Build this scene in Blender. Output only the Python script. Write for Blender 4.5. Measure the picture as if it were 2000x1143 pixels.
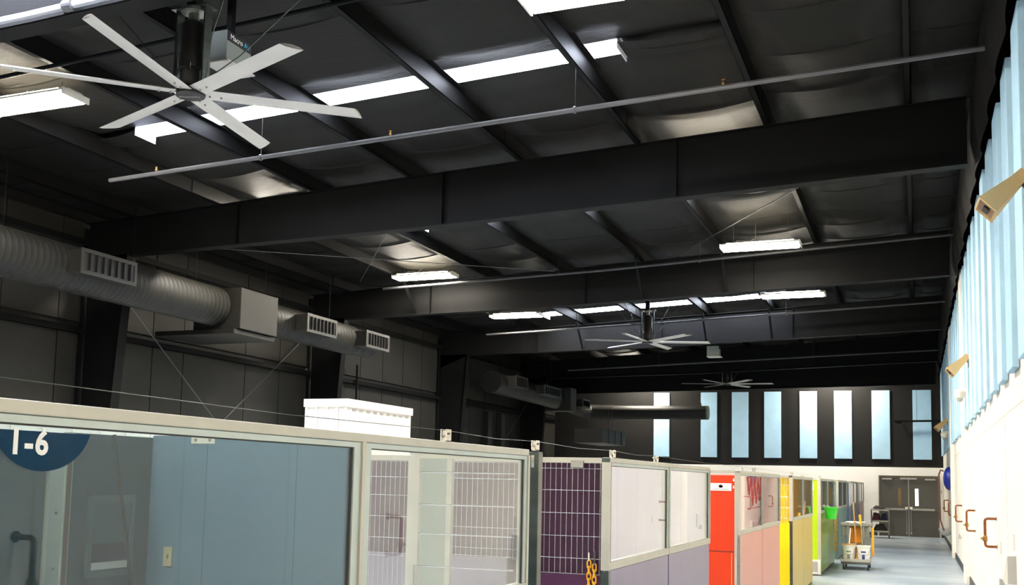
import bpy, math, random
from mathutils import Vector, Matrix

random.seed(7)
scene = bpy.context.scene
for o in list(bpy.data.objects):
    bpy.data.objects.remove(o, do_unlink=True)
COL = scene.collection

# ------------------------------------------------------------------ camera, light, exposure
EYE = 1.74
cam_data = bpy.data.cameras.new('camera')
cam_data.sensor_width = 36.0
cam_data.lens = 36.0
cam_data.shift_y = 178.5 / 2000.0
cam_data.clip_start = 0.05
cam = bpy.data.objects.new('camera', cam_data)
M4 = Matrix(((0.9304775, 0.0145785, 0.3660589, 0.0),
             (0.3657521, -0.0939844, -0.9259548, 0.0),
             (0.0209048, 0.9954669, -0.0927825, EYE),
             (0, 0, 0, 1)))
cam.matrix_world = M4
COL.objects.link(cam)
scene.camera = cam

world = bpy.data.worlds.new('world')
scene.world = world
world.use_nodes = True
world.node_tree.nodes['Background'].inputs[0].default_value = (0.62, 0.75, 1.0, 1)
world.node_tree.nodes['Background'].inputs[1].default_value = 1.0

LAMP_POWER = 245.0        # radiance of the fixtures' lenses
LAMP_UP = 90.0            # radiance of the fixtures' top slots
SKY_POWER = 50.0          # radiance of the translucent roof panels
scene.view_settings.view_transform = 'Standard'
scene.view_settings.look = 'None'
scene.view_settings.gamma = 1.0
scene.view_settings.use_curve_mapping = False
scene.view_settings.exposure = 0.0

# ------------------------------------------------------------------ materials
def lin(h):
    h = h.lstrip('#')
    r = []
    for i in (0, 2, 4):
        c = int(h[i:i + 2], 16) / 255.0
        r.append(c / 12.92 if c <= 0.04045 else ((c + 0.055) / 1.055) ** 2.4)
    return tuple(r)

MATS = {}
def mat(name, col, rough=0.5, metal=0.0, noise=0.0, scale=6.0, bump=0.0, bscale=40.0, spec=0.5, emit=None, estr=0.0, stretch=None):
    if name in MATS:
        return MATS[name]
    m = bpy.data.materials.new(name)
    m.use_nodes = True
    nt = m.node_tree
    b = nt.nodes['Principled BSDF']
    c = lin(col) if isinstance(col, str) else col
    b.inputs['Base Color'].default_value = (*c, 1)
    b.inputs['Roughness'].default_value = rough
    b.inputs['Metallic'].default_value = metal
    b.inputs['Specular IOR Level'].default_value = spec
    if emit is not None:
        b.inputs['Emission Color'].default_value = (*emit, 1)
        b.inputs['Emission Strength'].default_value = estr
    if noise > 0 or bump > 0:
        tc = nt.nodes.new('ShaderNodeTexCoord')
        src = tc.outputs['Object']
        if stretch:
            mp = nt.nodes.new('ShaderNodeMapping')
            mp.inputs['Scale'].default_value = stretch
            nt.links.new(src, mp.inputs['Vector'])
            src = mp.outputs['Vector']
    if noise > 0:
        n = nt.nodes.new('ShaderNodeTexNoise')
        n.inputs['Scale'].default_value = scale
        n.inputs['Detail'].default_value = 5
        nt.links.new(src, n.inputs['Vector'])
        r = nt.nodes.new('ShaderNodeValToRGB')
        r.color_ramp.elements[0].position = 0.3
        r.color_ramp.elements[1].position = 0.7
        r.color_ramp.elements[0].color = (*[max(0, x * (1 - noise)) for x in c], 1)
        r.color_ramp.elements[1].color = (*[min(1, x * (1 + noise)) for x in c], 1)
        nt.links.new(n.outputs['Fac'], r.inputs['Fac'])
        nt.links.new(r.outputs['Color'], b.inputs['Base Color'])
    if bump > 0:
        n2 = nt.nodes.new('ShaderNodeTexNoise')
        n2.inputs['Scale'].default_value = bscale
        n2.inputs['Detail'].default_value = 3
        nt.links.new(src, n2.inputs['Vector'])
        bp = nt.nodes.new('ShaderNodeBump')
        bp.inputs['Strength'].default_value = bump
        bp.inputs['Distance'].default_value = 0.02
        nt.links.new(n2.outputs['Fac'], bp.inputs['Height'])
        nt.links.new(bp.outputs['Normal'], b.inputs['Normal'])
    MATS[name] = m
    return m

def glass(name, tint, f0=0.043, haze=0.0):
    if name in MATS:
        return MATS[name]
    m = bpy.data.materials.new(name)
    m.use_nodes = True
    nt = m.node_tree
    nt.nodes.clear()
    out = nt.nodes.new('ShaderNodeOutputMaterial')
    tr = nt.nodes.new('ShaderNodeBsdfTransparent')
    tr.inputs[0].default_value = (*tint, 1)
    gl = nt.nodes.new('ShaderNodeBsdfGlossy')
    gl.inputs['Roughness'].default_value = 0.0
    gl.inputs['Color'].default_value = (0.97, 0.98, 0.98, 1)
    ge = nt.nodes.new('ShaderNodeNewGeometry')
    dt = nt.nodes.new('ShaderNodeVectorMath'); dt.operation = 'DOT_PRODUCT'
    nt.links.new(ge.outputs['Incoming'], dt.inputs[0]); nt.links.new(ge.outputs['Normal'], dt.inputs[1])
    def mth(op, a, b=None):
        n = nt.nodes.new('ShaderNodeMath'); n.operation = op; n.use_clamp = op == 'ADD'
        for i, q in enumerate((a, b)):
            if q is None: continue
            if isinstance(q, (int, float)): n.inputs[i].default_value = q
            else: nt.links.new(q, n.inputs[i])
        return n.outputs[0]
    ca = mth('ABSOLUTE', dt.outputs['Value'])
    p5 = mth('POWER', mth('SUBTRACT', 1.0, ca), 5.0)
    fac = mth('ADD', mth('MULTIPLY', p5, 1 - f0), f0)      # Schlick, both faces alike
    mix = nt.nodes.new('ShaderNodeMixShader')
    nt.links.new(fac, mix.inputs[0])
    if haze > 0:
        df = nt.nodes.new('ShaderNodeBsdfDiffuse')
        df.inputs[0].default_value = (0.8, 0.8, 0.78, 1)
        m2 = nt.nodes.new('ShaderNodeMixShader')
        m2.inputs[0].default_value = haze
        nt.links.new(tr.outputs[0], m2.inputs[1])
        nt.links.new(df.outputs[0], m2.inputs[2])
        nt.links.new(m2.outputs[0], mix.inputs[1])
    else:
        nt.links.new(tr.outputs[0], mix.inputs[1])
    nt.links.new(gl.outputs[0], mix.inputs[2])
    nt.links.new(mix.outputs[0], out.inputs['Surface'])
    MATS[name] = m
    return m

BLACK = mat('black_paint', '#0f0f0f', 0.55, noise=0.12, scale=3, bump=0.05, bscale=60, spec=.07)
BLACKWALL = mat('black_wall_paint', '#1b1a19', 0.6, noise=0.1, scale=2, spec=.2)
BLANKET = mat('black_insulation', '#171614', 0.6, noise=0.12, scale=1.5, bump=0.25, bscale=9, spec=.12)
WELL = mat('white_blanket_edge', '#c9c9d4', 0.7, noise=0.05, scale=5)
LINER = mat('white_liner', '#f8f6f0', 0.5, noise=0.02, scale=2)
RWALL = mat('right_wall_white', '#f3ecdd', 0.4, noise=0.02, scale=1.5)
ALU = mat('satin_aluminium', '#b9b5a6', 0.42, metal=0.35, noise=0.06, scale=8)
ALU2 = mat('anodised_frame', '#b4bdb6', 0.4, metal=0.3, noise=0.04, scale=8)
STEEL = mat('stainless_steel', '#9b9a92', 0.32, metal=0.9, noise=0.1, scale=5, stretch=(1, 1, 6))
DSTEEL = mat('dark_stainless', '#4d5450', 0.28, metal=0.85, noise=0.25, scale=3, stretch=(1, 1, 4))
WIRE = mat('bright_wire', '#d8d5d2', 0.25, metal=0.8)
GASKET = mat('black_gasket', '#141414', 0.5)
DUCT = mat('dark_grey_duct', '#161511', 0.55, metal=0.06, noise=0.12, scale=3, spec=.3)
PIPE = mat('pipe_paint', '#222224', 0.5, noise=0.1, scale=5)
PIPEG = mat('pale_grey_pipe', '#47474b', 0.45, noise=0.1, scale=5)
BLADE = mat('fan_blade_aluminium', '#b9b3aa', 0.45, metal=0.2, noise=0.05, scale=4)
MOTOR = mat('motor_black', '#161615', 0.5, noise=0.1, spec=.3)
CHROME = mat('chrome', '#c9c6bd', 0.15, metal=1.0)
COPPER = mat('copper', '#8a5434', 0.35, metal=0.75, noise=0.3, scale=20)
BRASS = mat('brass', '#9c7440', 0.3, metal=0.8, noise=0.15, scale=20)
BLUEPANEL = mat('light_blue_fabric', '#abcfe6', 0.9, noise=0.05, scale=3, bump=0.06, bscale=150, spec=0.1)
TAN = mat('beige_plastic', '#c3a674', 0.55, noise=0.04, scale=9)
TANMOUTH = mat('horn_mouth_brown', '#8d735f', 0.6)
WHITEP = mat('white_plastic', '#dedbd2', 0.4)
GREYP = mat('grey_plastic', '#a9a6a0', 0.45)
DGREYP = mat('dark_grey_plastic', '#55544e', 0.5, noise=0.06)
DOORG = mat('dark_grey_door', '#4e4c46', 0.5, noise=0.04, scale=3)
BASE = mat('dark_baseboard', '#33343a', 0.5)
WHITEMETAL = mat('white_ribbed_metal', '#f4efe2', 0.45, noise=0.02, scale=3)
YELLOW = mat('yellow_plastic', '#eaa81c', 0.4, noise=0.06)
ORANGE = mat('orange_plastic', '#d98714', 0.45)
WOODH = mat('wooden_handle', '#b98a55', 0.5, noise=0.15, scale=10, stretch=(1, 1, .2))
GREENB = mat('green_bucket', '#35c22c', 0.4)
NAVY = mat('navy_plastic', '#1c2c86', 0.35, noise=0.1)
TOWEL = [mat('towel_maroon', '#4a2730', 0.9, noise=0.2, scale=20), mat('towel_navy', '#232b4d', 0.9, noise=0.2, scale=20), mat('towel_charcoal', '#2c2a2a', 0.9, noise=0.2, scale=20), mat('towel_pink', '#d8b3ae', 0.9, noise=0.1, scale=20)]
RUBBER = mat('black_rubber', '#1a1a1b', 0.6)
WHITESIGN = mat('white_sign', '#f2efe9', 0.5)
SIGNINK = mat('sign_ink', '#8b8580', 0.6)
LENS = mat('lamp_lens', '#ffffff', 0.5, emit=(1.0, 0.92, 0.78), estr=LAMP_POWER)
UPSLOT = mat('lamp_top_slot', '#ffffff', 0.5, emit=(1.0, 0.88, 0.66), estr=LAMP_UP)
HOUSING = mat('lamp_housing', '#d9d4c6', 0.4)
SKY = mat('translucent_roof_panel', '#f0f2ff', 0.6, emit=(0.8, 0.86, 1.0), estr=SKY_POWER)
DAYLIGHT = mat('daylit_pane', '#ffffff', 0.4, emit=(1.0, 0.98, 0.9), estr=4.0)

def floor_mat():
    m = bpy.data.materials.new('blue_grey_floor')
    m.use_nodes = True
    nt = m.node_tree
    b = nt.nodes['Principled BSDF']
    tc = nt.nodes.new('ShaderNodeTexCoord')
    mp = nt.nodes.new('ShaderNodeMapping')
    mp.inputs['Scale'].default_value = (0.55, 1.0, 1.0)
    n = nt.nodes.new('ShaderNodeTexNoise')
    n.inputs['Scale'].default_value = 0.8
    n.inputs['Detail'].default_value = 6
    n.inputs['Roughness'].default_value = 0.6
    r = nt.nodes.new('ShaderNodeValToRGB')
    r.color_ramp.elements[0].position = 0.36
    r.color_ramp.elements[1].position = 0.62
    r.color_ramp.elements[0].color = (*lin('#8391a0'), 1)
    r.color_ramp.elements[1].color = (*lin('#a9b3ba'), 1)
    nt.links.new(tc.outputs['Object'], mp.inputs['Vector'])
    nt.links.new(mp.outputs['Vector'], n.inputs['Vector'])
    nt.links.new(n.outputs['Fac'], r.inputs['Fac'])
    nt.links.new(r.outputs['Color'], b.inputs['Base Color'])
    mr = nt.nodes.new('ShaderNodeMapRange')
    mr.inputs[3].default_value = 0.3
    mr.inputs[4].default_value = 0.42
    nt.links.new(n.outputs['Fac'], mr.inputs[0])
    nt.links.new(mr.outputs[0], b.inputs['Roughness'])
    return m
FLOOR = floor_mat()

# ------------------------------------------------------------------ mesh builder
class MB:
    def __init__(self):
        self.v = []
        self.f = []
    def poly(self, pts):
        n = len(self.v)
        self.v += [tuple(p) for p in pts]
        self.f.append(tuple(range(n, n + len(pts))))
        return self
    def box(self, x0, x1, y0, y1, z0, z1):
        n = len(self.v)
        self.v += [(x0, y0, z0), (x1, y0, z0), (x1, y1, z0), (x0, y1, z0),
                   (x0, y0, z1), (x1, y0, z1), (x1, y1, z1), (x0, y1, z1)]
        self.f += [tuple(n + i for i in q) for q in
                   ((0, 3, 2, 1), (4, 5, 6, 7), (0, 1, 5, 4), (1, 2, 6, 5), (2, 3, 7, 6), (3, 0, 4, 7))]
        return self
    def prism(self, poly, d):
        """closed outline (list of 3D points) swept by vector d"""
        n = len(self.v); k = len(poly)
        d = Vector(d)
        self.v += [tuple(p) for p in poly] + [tuple(Vector(p) + d) for p in poly]
        self.f.append(tuple(n + k - 1 - i for i in range(k)))
        self.f.append(tuple(n + k + i for i in range(k)))
        for i in range(k):
            j = (i + 1) % k
            self.f.append((n + i, n + j, n + k + j, n + k + i))
        return self
    def frame_of(self, p, q):
        d = (Vector(q) - Vector(p)).normalized()
        a = Vector((0, 0, 1)) if abs(d.z) < 0.9 else Vector((1, 0, 0))
        u = d.cross(a).normalized()
        return d, u, d.cross(u).normalized()
    def bar(self, p, q, w, h):
        d, u, v = self.frame_of(p, q)
        p = Vector(p); q = Vector(q)
        self.prism([p + u * a * w / 2 + v * b * h / 2 for a, b in ((-1, -1), (1, -1), (1, 1), (-1, 1))], q - p)
        return self
    def tube(self, pts, r, n=8, cap=True):
        pts = [Vector(p) for p in pts]
        base = len(self.v)
        rr = r if isinstance(r, (list, tuple)) else [r] * len(pts)
        prev = None
        for i, p in enumerate(pts):
            if i == 0: d = pts[1] - p
            elif i == len(pts) - 1: d = p - pts[i - 1]
            else: d = (pts[i + 1] - p).normalized() + (p - pts[i - 1]).normalized()
            d.normalize()
            if prev is None:
                a = Vector((0, 0, 1)) if abs(d.z) < 0.9 else Vector((1, 0, 0))
                u = d.cross(a).normalized()
            else:
                u = (prev - d * prev.dot(d)).normalized()
            prev = u
            w = d.cross(u)
            for k in range(n):
                t = 2 * math.pi * k / n
                self.v.append(tuple(p + (u * math.cos(t) + w * math.sin(t)) * rr[i]))
        for i in range(len(pts) - 1):
            for k in range(n):
                k2 = (k + 1) % n
                self.f.append((base + i * n + k, base + i * n + k2, base + (i + 1) * n + k2, base + (i + 1) * n + k))
        if cap:
            self.f.append(tuple(base + n - 1 - k for k in range(n)))
            e = base + (len(pts) - 1) * n
            self.f.append(tuple(e + k for k in range(n)))
        return self
    def cyl(self, p, q, r, n=16):
        return self.tube([p, q], r, n)
    def lathe(self, c, prof, n=20, axis='z'):
        """profile [(r, h)...] around an axis through c"""
        base = len(self.v)
        c = Vector(c)
        for r, h in prof:
            for k in range(n):
                t = 2 * math.pi * k / n
                a, b = r * math.cos(t), r * math.sin(t)
                self.v.append(tuple(c + Vector({'z': (a, b, h), 'y': (a, h, b), 'x': (h, a, b)}[axis])))
        for i in range(len(prof) - 1):
            for k in range(n):
                k2 = (k + 1) % n
                self.f.append((base + i * n + k, base + i * n + k2, base + (i + 1) * n + k2, base + (i + 1) * n + k))
        self.f.append(tuple(base + k for k in range(n)))
        e = base + (len(prof) - 1) * n
        self.f.append(tuple(e + k for k in range(n)))
        return self
    def mesh(self, name, m, smooth=False, recalc=True):
        me = bpy.data.meshes.new(name)
        me.from_pydata(self.v, [], self.f)
        me.materials.append(m)
        if recalc:
            import bmesh
            bm = bmesh.new(); bm.from_mesh(me)
            bmesh.ops.recalc_face_normals(bm, faces=bm.faces)
            bm.to_mesh(me); bm.free()
        if smooth:
            for p in me.polygons: p.use_smooth = True
            try:
                me.set_sharp_from_angle(angle=math.radians(38))
            except Exception:
                pass
        return me
    def build(self, name, m, parent=None, smooth=False, label=None, bevel=0):
        ob = bpy.data.objects.new(name, self.mesh(name, m, smooth))
        COL.objects.link(ob)
        if parent is not None:
            ob.parent = parent
            pw = WORLD.get(parent.name, Matrix.Identity(4))
            ob.matrix_parent_inverse = pw.inverted()
        if label: ob['label'] = label
        if bevel:
            md = ob.modifiers.new('bevel', 'BEVEL')
            md.width = bevel; md.segments = 2; md.limit_method = 'ANGLE'
        return ob

WORLD = {}
def B(x0, x1, y0, y1, z0, z1): return MB().box(x0, x1, y0, y1, z0, z1)

def thing(name, label, cat, loc=(0, 0, 0), group=None):
    o = bpy.data.objects.new(name, None)
    COL.objects.link(o)
    o.location = loc
    o.empty_display_size = 0.1
    WORLD[o.name] = Matrix.Translation(Vector(loc))
    return tag(o, label, cat, group)
def tag(o, label, cat, group=None):
    o['label'] = label; o['category'] = cat
    if group: o['group'] = group
    return o
def struct(o, label=None, cat=None):
    o['kind'] = 'structure'
    if label: o['label'] = label
    if cat: o['category'] = cat
    return o
def link_copy(ob, parent=None, matrix=None):
    c = ob.copy(); COL.objects.link(c)
    if parent is not None: c.parent = parent
    if matrix is not None: c.matrix_basis = matrix
    return c
ORD = ['first', 'second', 'third', 'fourth', 'fifth', 'sixth', 'seventh', 'eighth', 'ninth', 'tenth', 'eleventh', 'twelfth', 'thirteenth', 'fourteenth', 'fifteenth', 'sixteenth', 'seventeenth', 'eighteenth', 'nineteenth', 'twentieth', 'twenty-first', 'twenty-second', 'twenty-third', 'twenty-fourth', 'twenty-fifth', 'twenty-sixth', 'twenty-seventh', 'twenty-eighth', 'twenty-ninth', 'thirtieth']

def text_mesh(name, body, size, m, matrix, parent=None, extrude=0.0015, bold=0.0):
    cu = bpy.data.curves.new(name + '_curve', 'FONT')
    cu.body = body; cu.size = size; cu.extrude = extrude; cu.align_x = 'CENTER'; cu.align_y = 'CENTER'
    cu.offset = bold
    cu.space_character = 1.0 + bold * 60
    cu.resolution_u = 3
    tmp = bpy.data.objects.new(name + '_tmp', cu)
    COL.objects.link(tmp)
    dg = bpy.context.evaluated_depsgraph_get()
    me = bpy.data.meshes.new_from_object(tmp.evaluated_get(dg))
    bpy.data.objects.remove(tmp, do_unlink=True)
    bpy.data.curves.remove(cu)
    me.materials.clear(); me.materials.append(m)
    me.transform(matrix)
    ob = bpy.data.objects.new(name, me)
    COL.objects.link(ob)
    if parent is not None:
        ob.parent = parent
        ob.matrix_parent_inverse = WORLD.get(parent.name, Matrix.Identity(4)).inverted()
    return ob
def basis(origin, right, up):
    r = Vector(right).normalized(); u = Vector(up).normalized(); n = r.cross(u)
    return Matrix(((r.x, u.x, n.x, origin[0]), (r.y, u.y, n.y, origin[1]), (r.z, u.z, n.z, origin[2]), (0, 0, 0, 1)))

# ------------------------------------------------------------------ hall dimensions
XR, XL = 0.90, -13.70
YB, YF = -2.5, 39.5
SL = 0.042
def roof(x): return 6.92 + SL * (x - 0.9)
FRAMES = [-0.6, 6.43, 13.84, 21.1, 28.3, 35.5]
PURLINS = [0.0, -1.78, -3.57, -5.35, -7.2, -8.95, -10.75, -12.55]

# ------------------------------------------------------------------ structure
fl = struct(B(XL - .3, XR + .3, YB - .3, YF + .3, -0.2, 0).build('floor', FLOOR))

# right wall: white, with furred-out pilasters, panel joints, baseboard
wr = MB().box(XR, XR + .25, YB, YF, 0, 5.9).build('wall_right', RWALL)
struct(wr)
JOINT = mat('panel_joint', '#d9d0be', 0.6)
B(XR - .004, XR, YB, 20.7, 2.535, 2.55).build('joint_strip', JOINT, wr)
B(XR - .004, XR, 21.75, 28.2, 2.535, 2.55).build('joint_strip', JOINT, wr)
for y in (4.2, 5.4, 6.6, 7.85, 12.2, 15.8, 17.0, 19.3, 20.5, 24.9, 26.1):
    B(XR - .003, XR, y, y + .012, .1, 2.53).build('joint_strip', JOINT, wr)
for y0, y1 in ((20.75, 21.65), (28.2, 28.75)):
    struct(B(XR - .085, XR, y0, y1, 0, 5.86).build('trim_%d' % (1 if y0 < 25 else 2), RWALL, None, bevel=.006))
struct(B(XR, XR + .25, YB, YF, 5.9, 7.0).build('wall_right_upper', BLACKWALL))
bb = MB()
for y0, y1 in ((YB, 3.0), (10.4, 20.75), (22.6, 28.2), (30.4, YF)):
    bb.box(XR - .02, XR, y0, y1, 0, .14)
struct(bb.build('baseboard_right', BASE))

# far wall: white liner below, black above
wf = struct(B(XL - .3, XR + .25, YF, YF + .25, 0, 2.46).build('wall_far', LINER))
struct(B(XL - .3, XR + .25, YF, YF + .25, 2.46, 7.0).build('wall_far_upper', BLACKWALL))
bbf = MB().box(XL, -1.33, YF - .02, YF, 0, .12).box(.80, XR, YF - .02, YF, 0, .12)
struct(bbf.build('baseboard_far', BASE))
for i in range(16):
    x = XL + .5 + i * .76
    if x < -1.5: B(x, x + .015, YF - .006, YF, .14, 2.44).build('liner_rib', LINER, wf)

# left wall: black liner panels on girts above, white ribbed liner below
wl = struct(B(XL - .25, XL, YB, YF, 0, 2.46).build('wall_left', LINER))
y = YB + .2
while y < YF:
    B(XL, XL + .012, y, y + .03, 0, 2.45).build('liner_rib', LINER, wl); y += .35
wlu = struct(B(XL - .25, XL, YB, YF, 2.46, 7.0).build('wall_left_upper', BLACKWALL))
WPAN = mat('dark_wall_panel', '#252420', 0.65, noise=0.12, scale=1.2, spec=.25)
ys = [8.6, 9.7, 10.9, 12.1, 13.3, 14.6, 15.66, 16.56, 18.6, 19.9, 21.3, 22.4, 23.6, 24.8, 26.0, 27.2, 28.5, 29.6, 30.8, 32.0, 33.2, 34.4, 35.6, 36.8, 38.0, 39.4]
for a, b in zip(ys[:-1], ys[1:]):
    for z0, z1 in ((2.5, 4.12), (4.34, 6.1)):
        B(XL, XL + .05, a + .012, b - .012, z0, z1).build('wall_panel', WPAN, wlu)
for z in (4.2, 5.75, 2.6):
    for a, b in zip(FRAMES, FRAMES[1:] + [YF]):
        MB().box(XL + .05, XL + .25, a + .12, b - .12, z, z + .012).box(XL + .23, XL + .245, a + .12, b - .12, z - .09, z + .0).build('girt', BLACK, wlu)

# back wall behind the viewer
struct(B(XL - .3, XR + .25, YB - .25, YB, 0, 7.0).build('wall_back', RWALL))

# roof deck, purlins and insulation blankets; openings where the translucent panels lie
deck = MB().prism([(XL - .3, YB - .3, roof(XL - .3) + .10), (XR + .3, YB - .3, roof(XR + .3) + .10), (XR + .3, YB - .3, roof(XR + .3) + .16), (XL - .3, YB - .3, roof(XL - .3) + .16)], (0, YF - YB + .6, 0))
ceil = struct(deck.build('ceiling', BLACKWALL))
WELLS = [(4.7, 6.05, -10.05, -3.12), (10.95, 11.36, -10.05, -3.12), (16.95, 17.45, -8.7, -3.12), (27.3, 27.95, -9.9, -3.12)]
edges = [XR] + PURLINS + [XL]
def blanket(x1, x0, ya, yb, curl_a, curl_b, name, seed):
    """sagging blanket between two purlins; curls up to the deck at an opening"""
    rnd = random.Random(seed)
    nx = 10
    sag = .075 * min(1, (x1 - x0) / 1.78) + rnd.uniform(-.012, .012)
    rows = []
    if curl_a: rows += [(ya, .085), (ya + .05, .076), (ya + .13, .052), (ya + .24, .018)]
    k0, k1 = ya + (.34 if curl_a else 0), yb - (.62 if curl_b else 0)
    n = max(2, int((k1 - k0) / 1.2))
    lap = []
    for i in range(n + 1):
        t = k0 + (k1 - k0) * i / n
        rows.append((t, 0.0))
        if 0 < i < n:
            rows.append((t + .012, -.018)); rows.append((t + .05, -.002))
    if curl_b: rows += [(yb - .42, .03), (yb - .2, .07), (yb, .085)]
    mb = MB()
    for (yy, dz) in rows:
        for j in range(nx + 1):
            s = j / nx
            x = x0 + (x1 - x0) * s
            arch = 4 * s * (1 - s)
            z = roof(x) + .09 - .09 * min(1, 1) - sag * arch
            if dz > 0: z = z + (roof(x) + .05 - z) * (dz / .085)
            else: z = z + dz * arch
            mb.v.append((x, yy + .03 * math.sin(3 * s + seed) * (1 if dz <= 0 else 0), z))
    for i in range(len(rows) - 1):
        for j in range(nx):
            a = i * (nx + 1) + j
            mb.f.append((a, a + 1, a + nx + 2, a + nx + 1))
    return mb
sk = 0
for i in range(len(edges) - 1):
    x1, x0 = edges[i], edges[i + 1]
    cuts = []
    for (wa, wb, wx0, wx1) in WELLS:
        ox0, ox1 = max(x0, wx0), min(x1, wx1)
        if ox1 - ox0 > .15: cuts.append((wa, wb, ox0, ox1))
    yy = YB
    pieces = []
    for wa, wb, ox0, ox1 in cuts:
        pieces.append((yy, wa, len(pieces) > 0, True, x0, x1)); yy = wb
        if ox0 > x0 + .1: pieces.append((wa, wb, False, False, x0, ox0))
        if ox1 < x1 - .1: pieces.append((wa, wb, False, False, ox1, x1))
    pieces.append((yy, YF, len(cuts) > 0, False, x0, x1))
    for q, (ya, yb, ca, cb, px0, px1) in enumerate(pieces):
        mb = blanket(px1, px0, ya, yb, ca, cb, '', i * 7 + q)
        o = mb.build('insulation_blanket', BLANKET, ceil, smooth=True)
    for wa, wb, ox0, ox1 in cuts:
        mb = MB().prism([(ox0, wa - .02, roof(ox0) + .055), (ox1, wa - .02, roof(ox1) + .055), (ox1, wa - .02, roof(ox1) + .063), (ox0, wa - .02, roof(ox0) + .063)], (0, wb - wa + .04, 0))
        mb.build('skylight_pane', SKY, ceil)
        for xx, lim in ((ox0, x0), (ox1, x1)):
            if abs(xx - lim) > .1:
                B(xx - .006, xx + .006, wa, wb, roof(xx) - .06, roof(xx) + .09).build('skylight_cheek', WELL, ceil)
for x in PURLINS:
    mb = MB()
    z1 = roof(x) + .02; z0 = roof(x) - .22
    mb.box(x - .004, x + .004, YB, YF, z0, z1)
    mb.box(x - .075, x + .004, YB, YF, z0, z0 + .006)
    mb.box(x - .075, x - .07, YB, YF, z0, z0 + .025)
    mb.box(x - .004, x + .075, YB, YF, z1 - .006, z1)
    for fy in FRAMES:      # lapped ends over each frame
        mb.box(x + .008, x + .014, fy - .8, fy + .8, z0 + .01, z1)
    mb.build('purlin', BLACK, ceil)
# strap along the eave side and draped blanket edge above the right wall
mb = MB()
ny = 340
for i in range(ny + 1):
    t = YB + (YF - YB) * i / ny
    ph = (t % 1.21) / 1.21
    zb = 5.80 - .07 * abs(math.sin(math.pi * ph)) ** .7 + .02 * math.sin(t * 2.3)
    bul = .05 * math.sin(math.pi * ph)
    mb.v += [(.80 - bul, t, zb), (.74 - bul, t, zb + .35), (.70, t, 6.6), (.80, t, 6.9)]
for i in range(ny):
    for j in range(3):
        a = i * 4 + j
        mb.f.append((a, a + 4, a + 5, a + 1))
tag(mb.build('insulation_drape', BLANKET, None, smooth=True), 'black insulation blanket with scalloped hem hanging over top of right white wall', 'insulation')

# ------------------------------------------------------------------ steel frames
def zbot(x):
    if x > -7: return 5.56 + (5.83 - 5.56) * (x + 7) / 7.9
    return 5.48 + (5.56 - 5.48) * (x + 12.6) / 5.6
FL = ['behind the viewer', 'nearest the viewer, above the big ceiling fan', 'nearest complete one, below the sprinkler pipe', 'lit by two long lamps', 'behind the second ceiling fan', 'farthest, above the third ceiling fan']
for fi, Y in enumerate(FRAMES):
    t = thing('steel_portal', 'black steel rafter and column frame, ' + FL[fi], 'roof beam', (XL + .5, Y, 0), 'rigid roof frames')
    xa, xm, xb = .66, -7.0, -12.62
    web = [(xa, Y - .006, zbot(xa)), (xa, Y - .006, roof(xa) - .235), (XL + .12, Y - .006, roof(XL) - .235), (XL + .12, Y - .006, 5.1), (xb, Y - .006, zbot(xb)), (xm, Y - .006, zbot(xm))]
    MB().prism(web, (0, .012, 0)).build('rafter_web', BLACK, t)
    mb = MB()
    for (p, q) in ((xa, xm), (xm, xb)):
        mb.prism([(p, Y - .1, zbot(p) - .016), (p, Y - .1, zbot(p)), (q, Y - .1, zbot(q)), (q, Y - .1, zbot(q) - .016)], (0, .2, 0))
    mb.build('bottom_flange', BLACK, t)
    MB().prism([(xa, Y - .1, roof(xa) - .235), (xa, Y - .1, roof(xa) - .222), (XL + .12, Y - .1, roof(XL) - .222), (XL + .12, Y - .1, roof(XL) - .235)], (0, .2, 0)).build('top_flange', BLACK, t)
    MB().prism([(xb, Y - .006, 5.5), (XL + .14, Y - .006, 5.5), (XL + .14, Y - .006, 0), (-13.02, Y - .006, 0)], (0, .012, 0)).build('column_web', BLACK, t)
    MB().prism([(xb, Y - .1, 5.48), (xb - .016, Y - .1, 5.48), (-13.036, Y - .1, 0), (-13.02, Y - .1, 0)], (0, .2, 0)).build('column_inner_flange', BLACK, t)
    B(XL + .1, XL + .115, Y - .1, Y + .1, 0, 6.0).build('column_outer_flange', BLACK, t)
    for x in (-3.05, -6.65, -10.4):
        B(x - .006, x + .006, Y - .09, Y + .09, zbot(x), roof(x) - .235).build('web_stiffener', BLACK, t)
    for x in {3: (-3.57, -5.35, -10.75), 4: (-3.57, -5.35, -8.95)}.get(fi, ()):
        MB().bar((x - .04, Y - .62, roof(x) - .245), (x - .02, Y - .08, zbot(x) + .02), .05, .05).build('flange_brace', BLACK, t)
# bulkhead added to hide the far lamps and keep this strip dark
t = thing('shading_bulkhead', 'added black bulkhead shading the roof strip just before the far wall', 'beam', (-6, 37.4, 5.2))
MB().prism([(.66, 37.36, 5.25), (.66, 37.36, 6.66), (XL + .1, 37.36, 6.06), (XL + .1, 37.36, 5.06)], (0, .012, 0)).build('web', BLACK, t)
MB().prism([(.66, 37.30, 5.236), (.66, 37.30, 5.25), (XL + .1, 37.30, 5.06), (XL + .1, 37.30, 5.046)], (0, .14, 0)).build('bottom_flange', BLACK, t)

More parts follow.
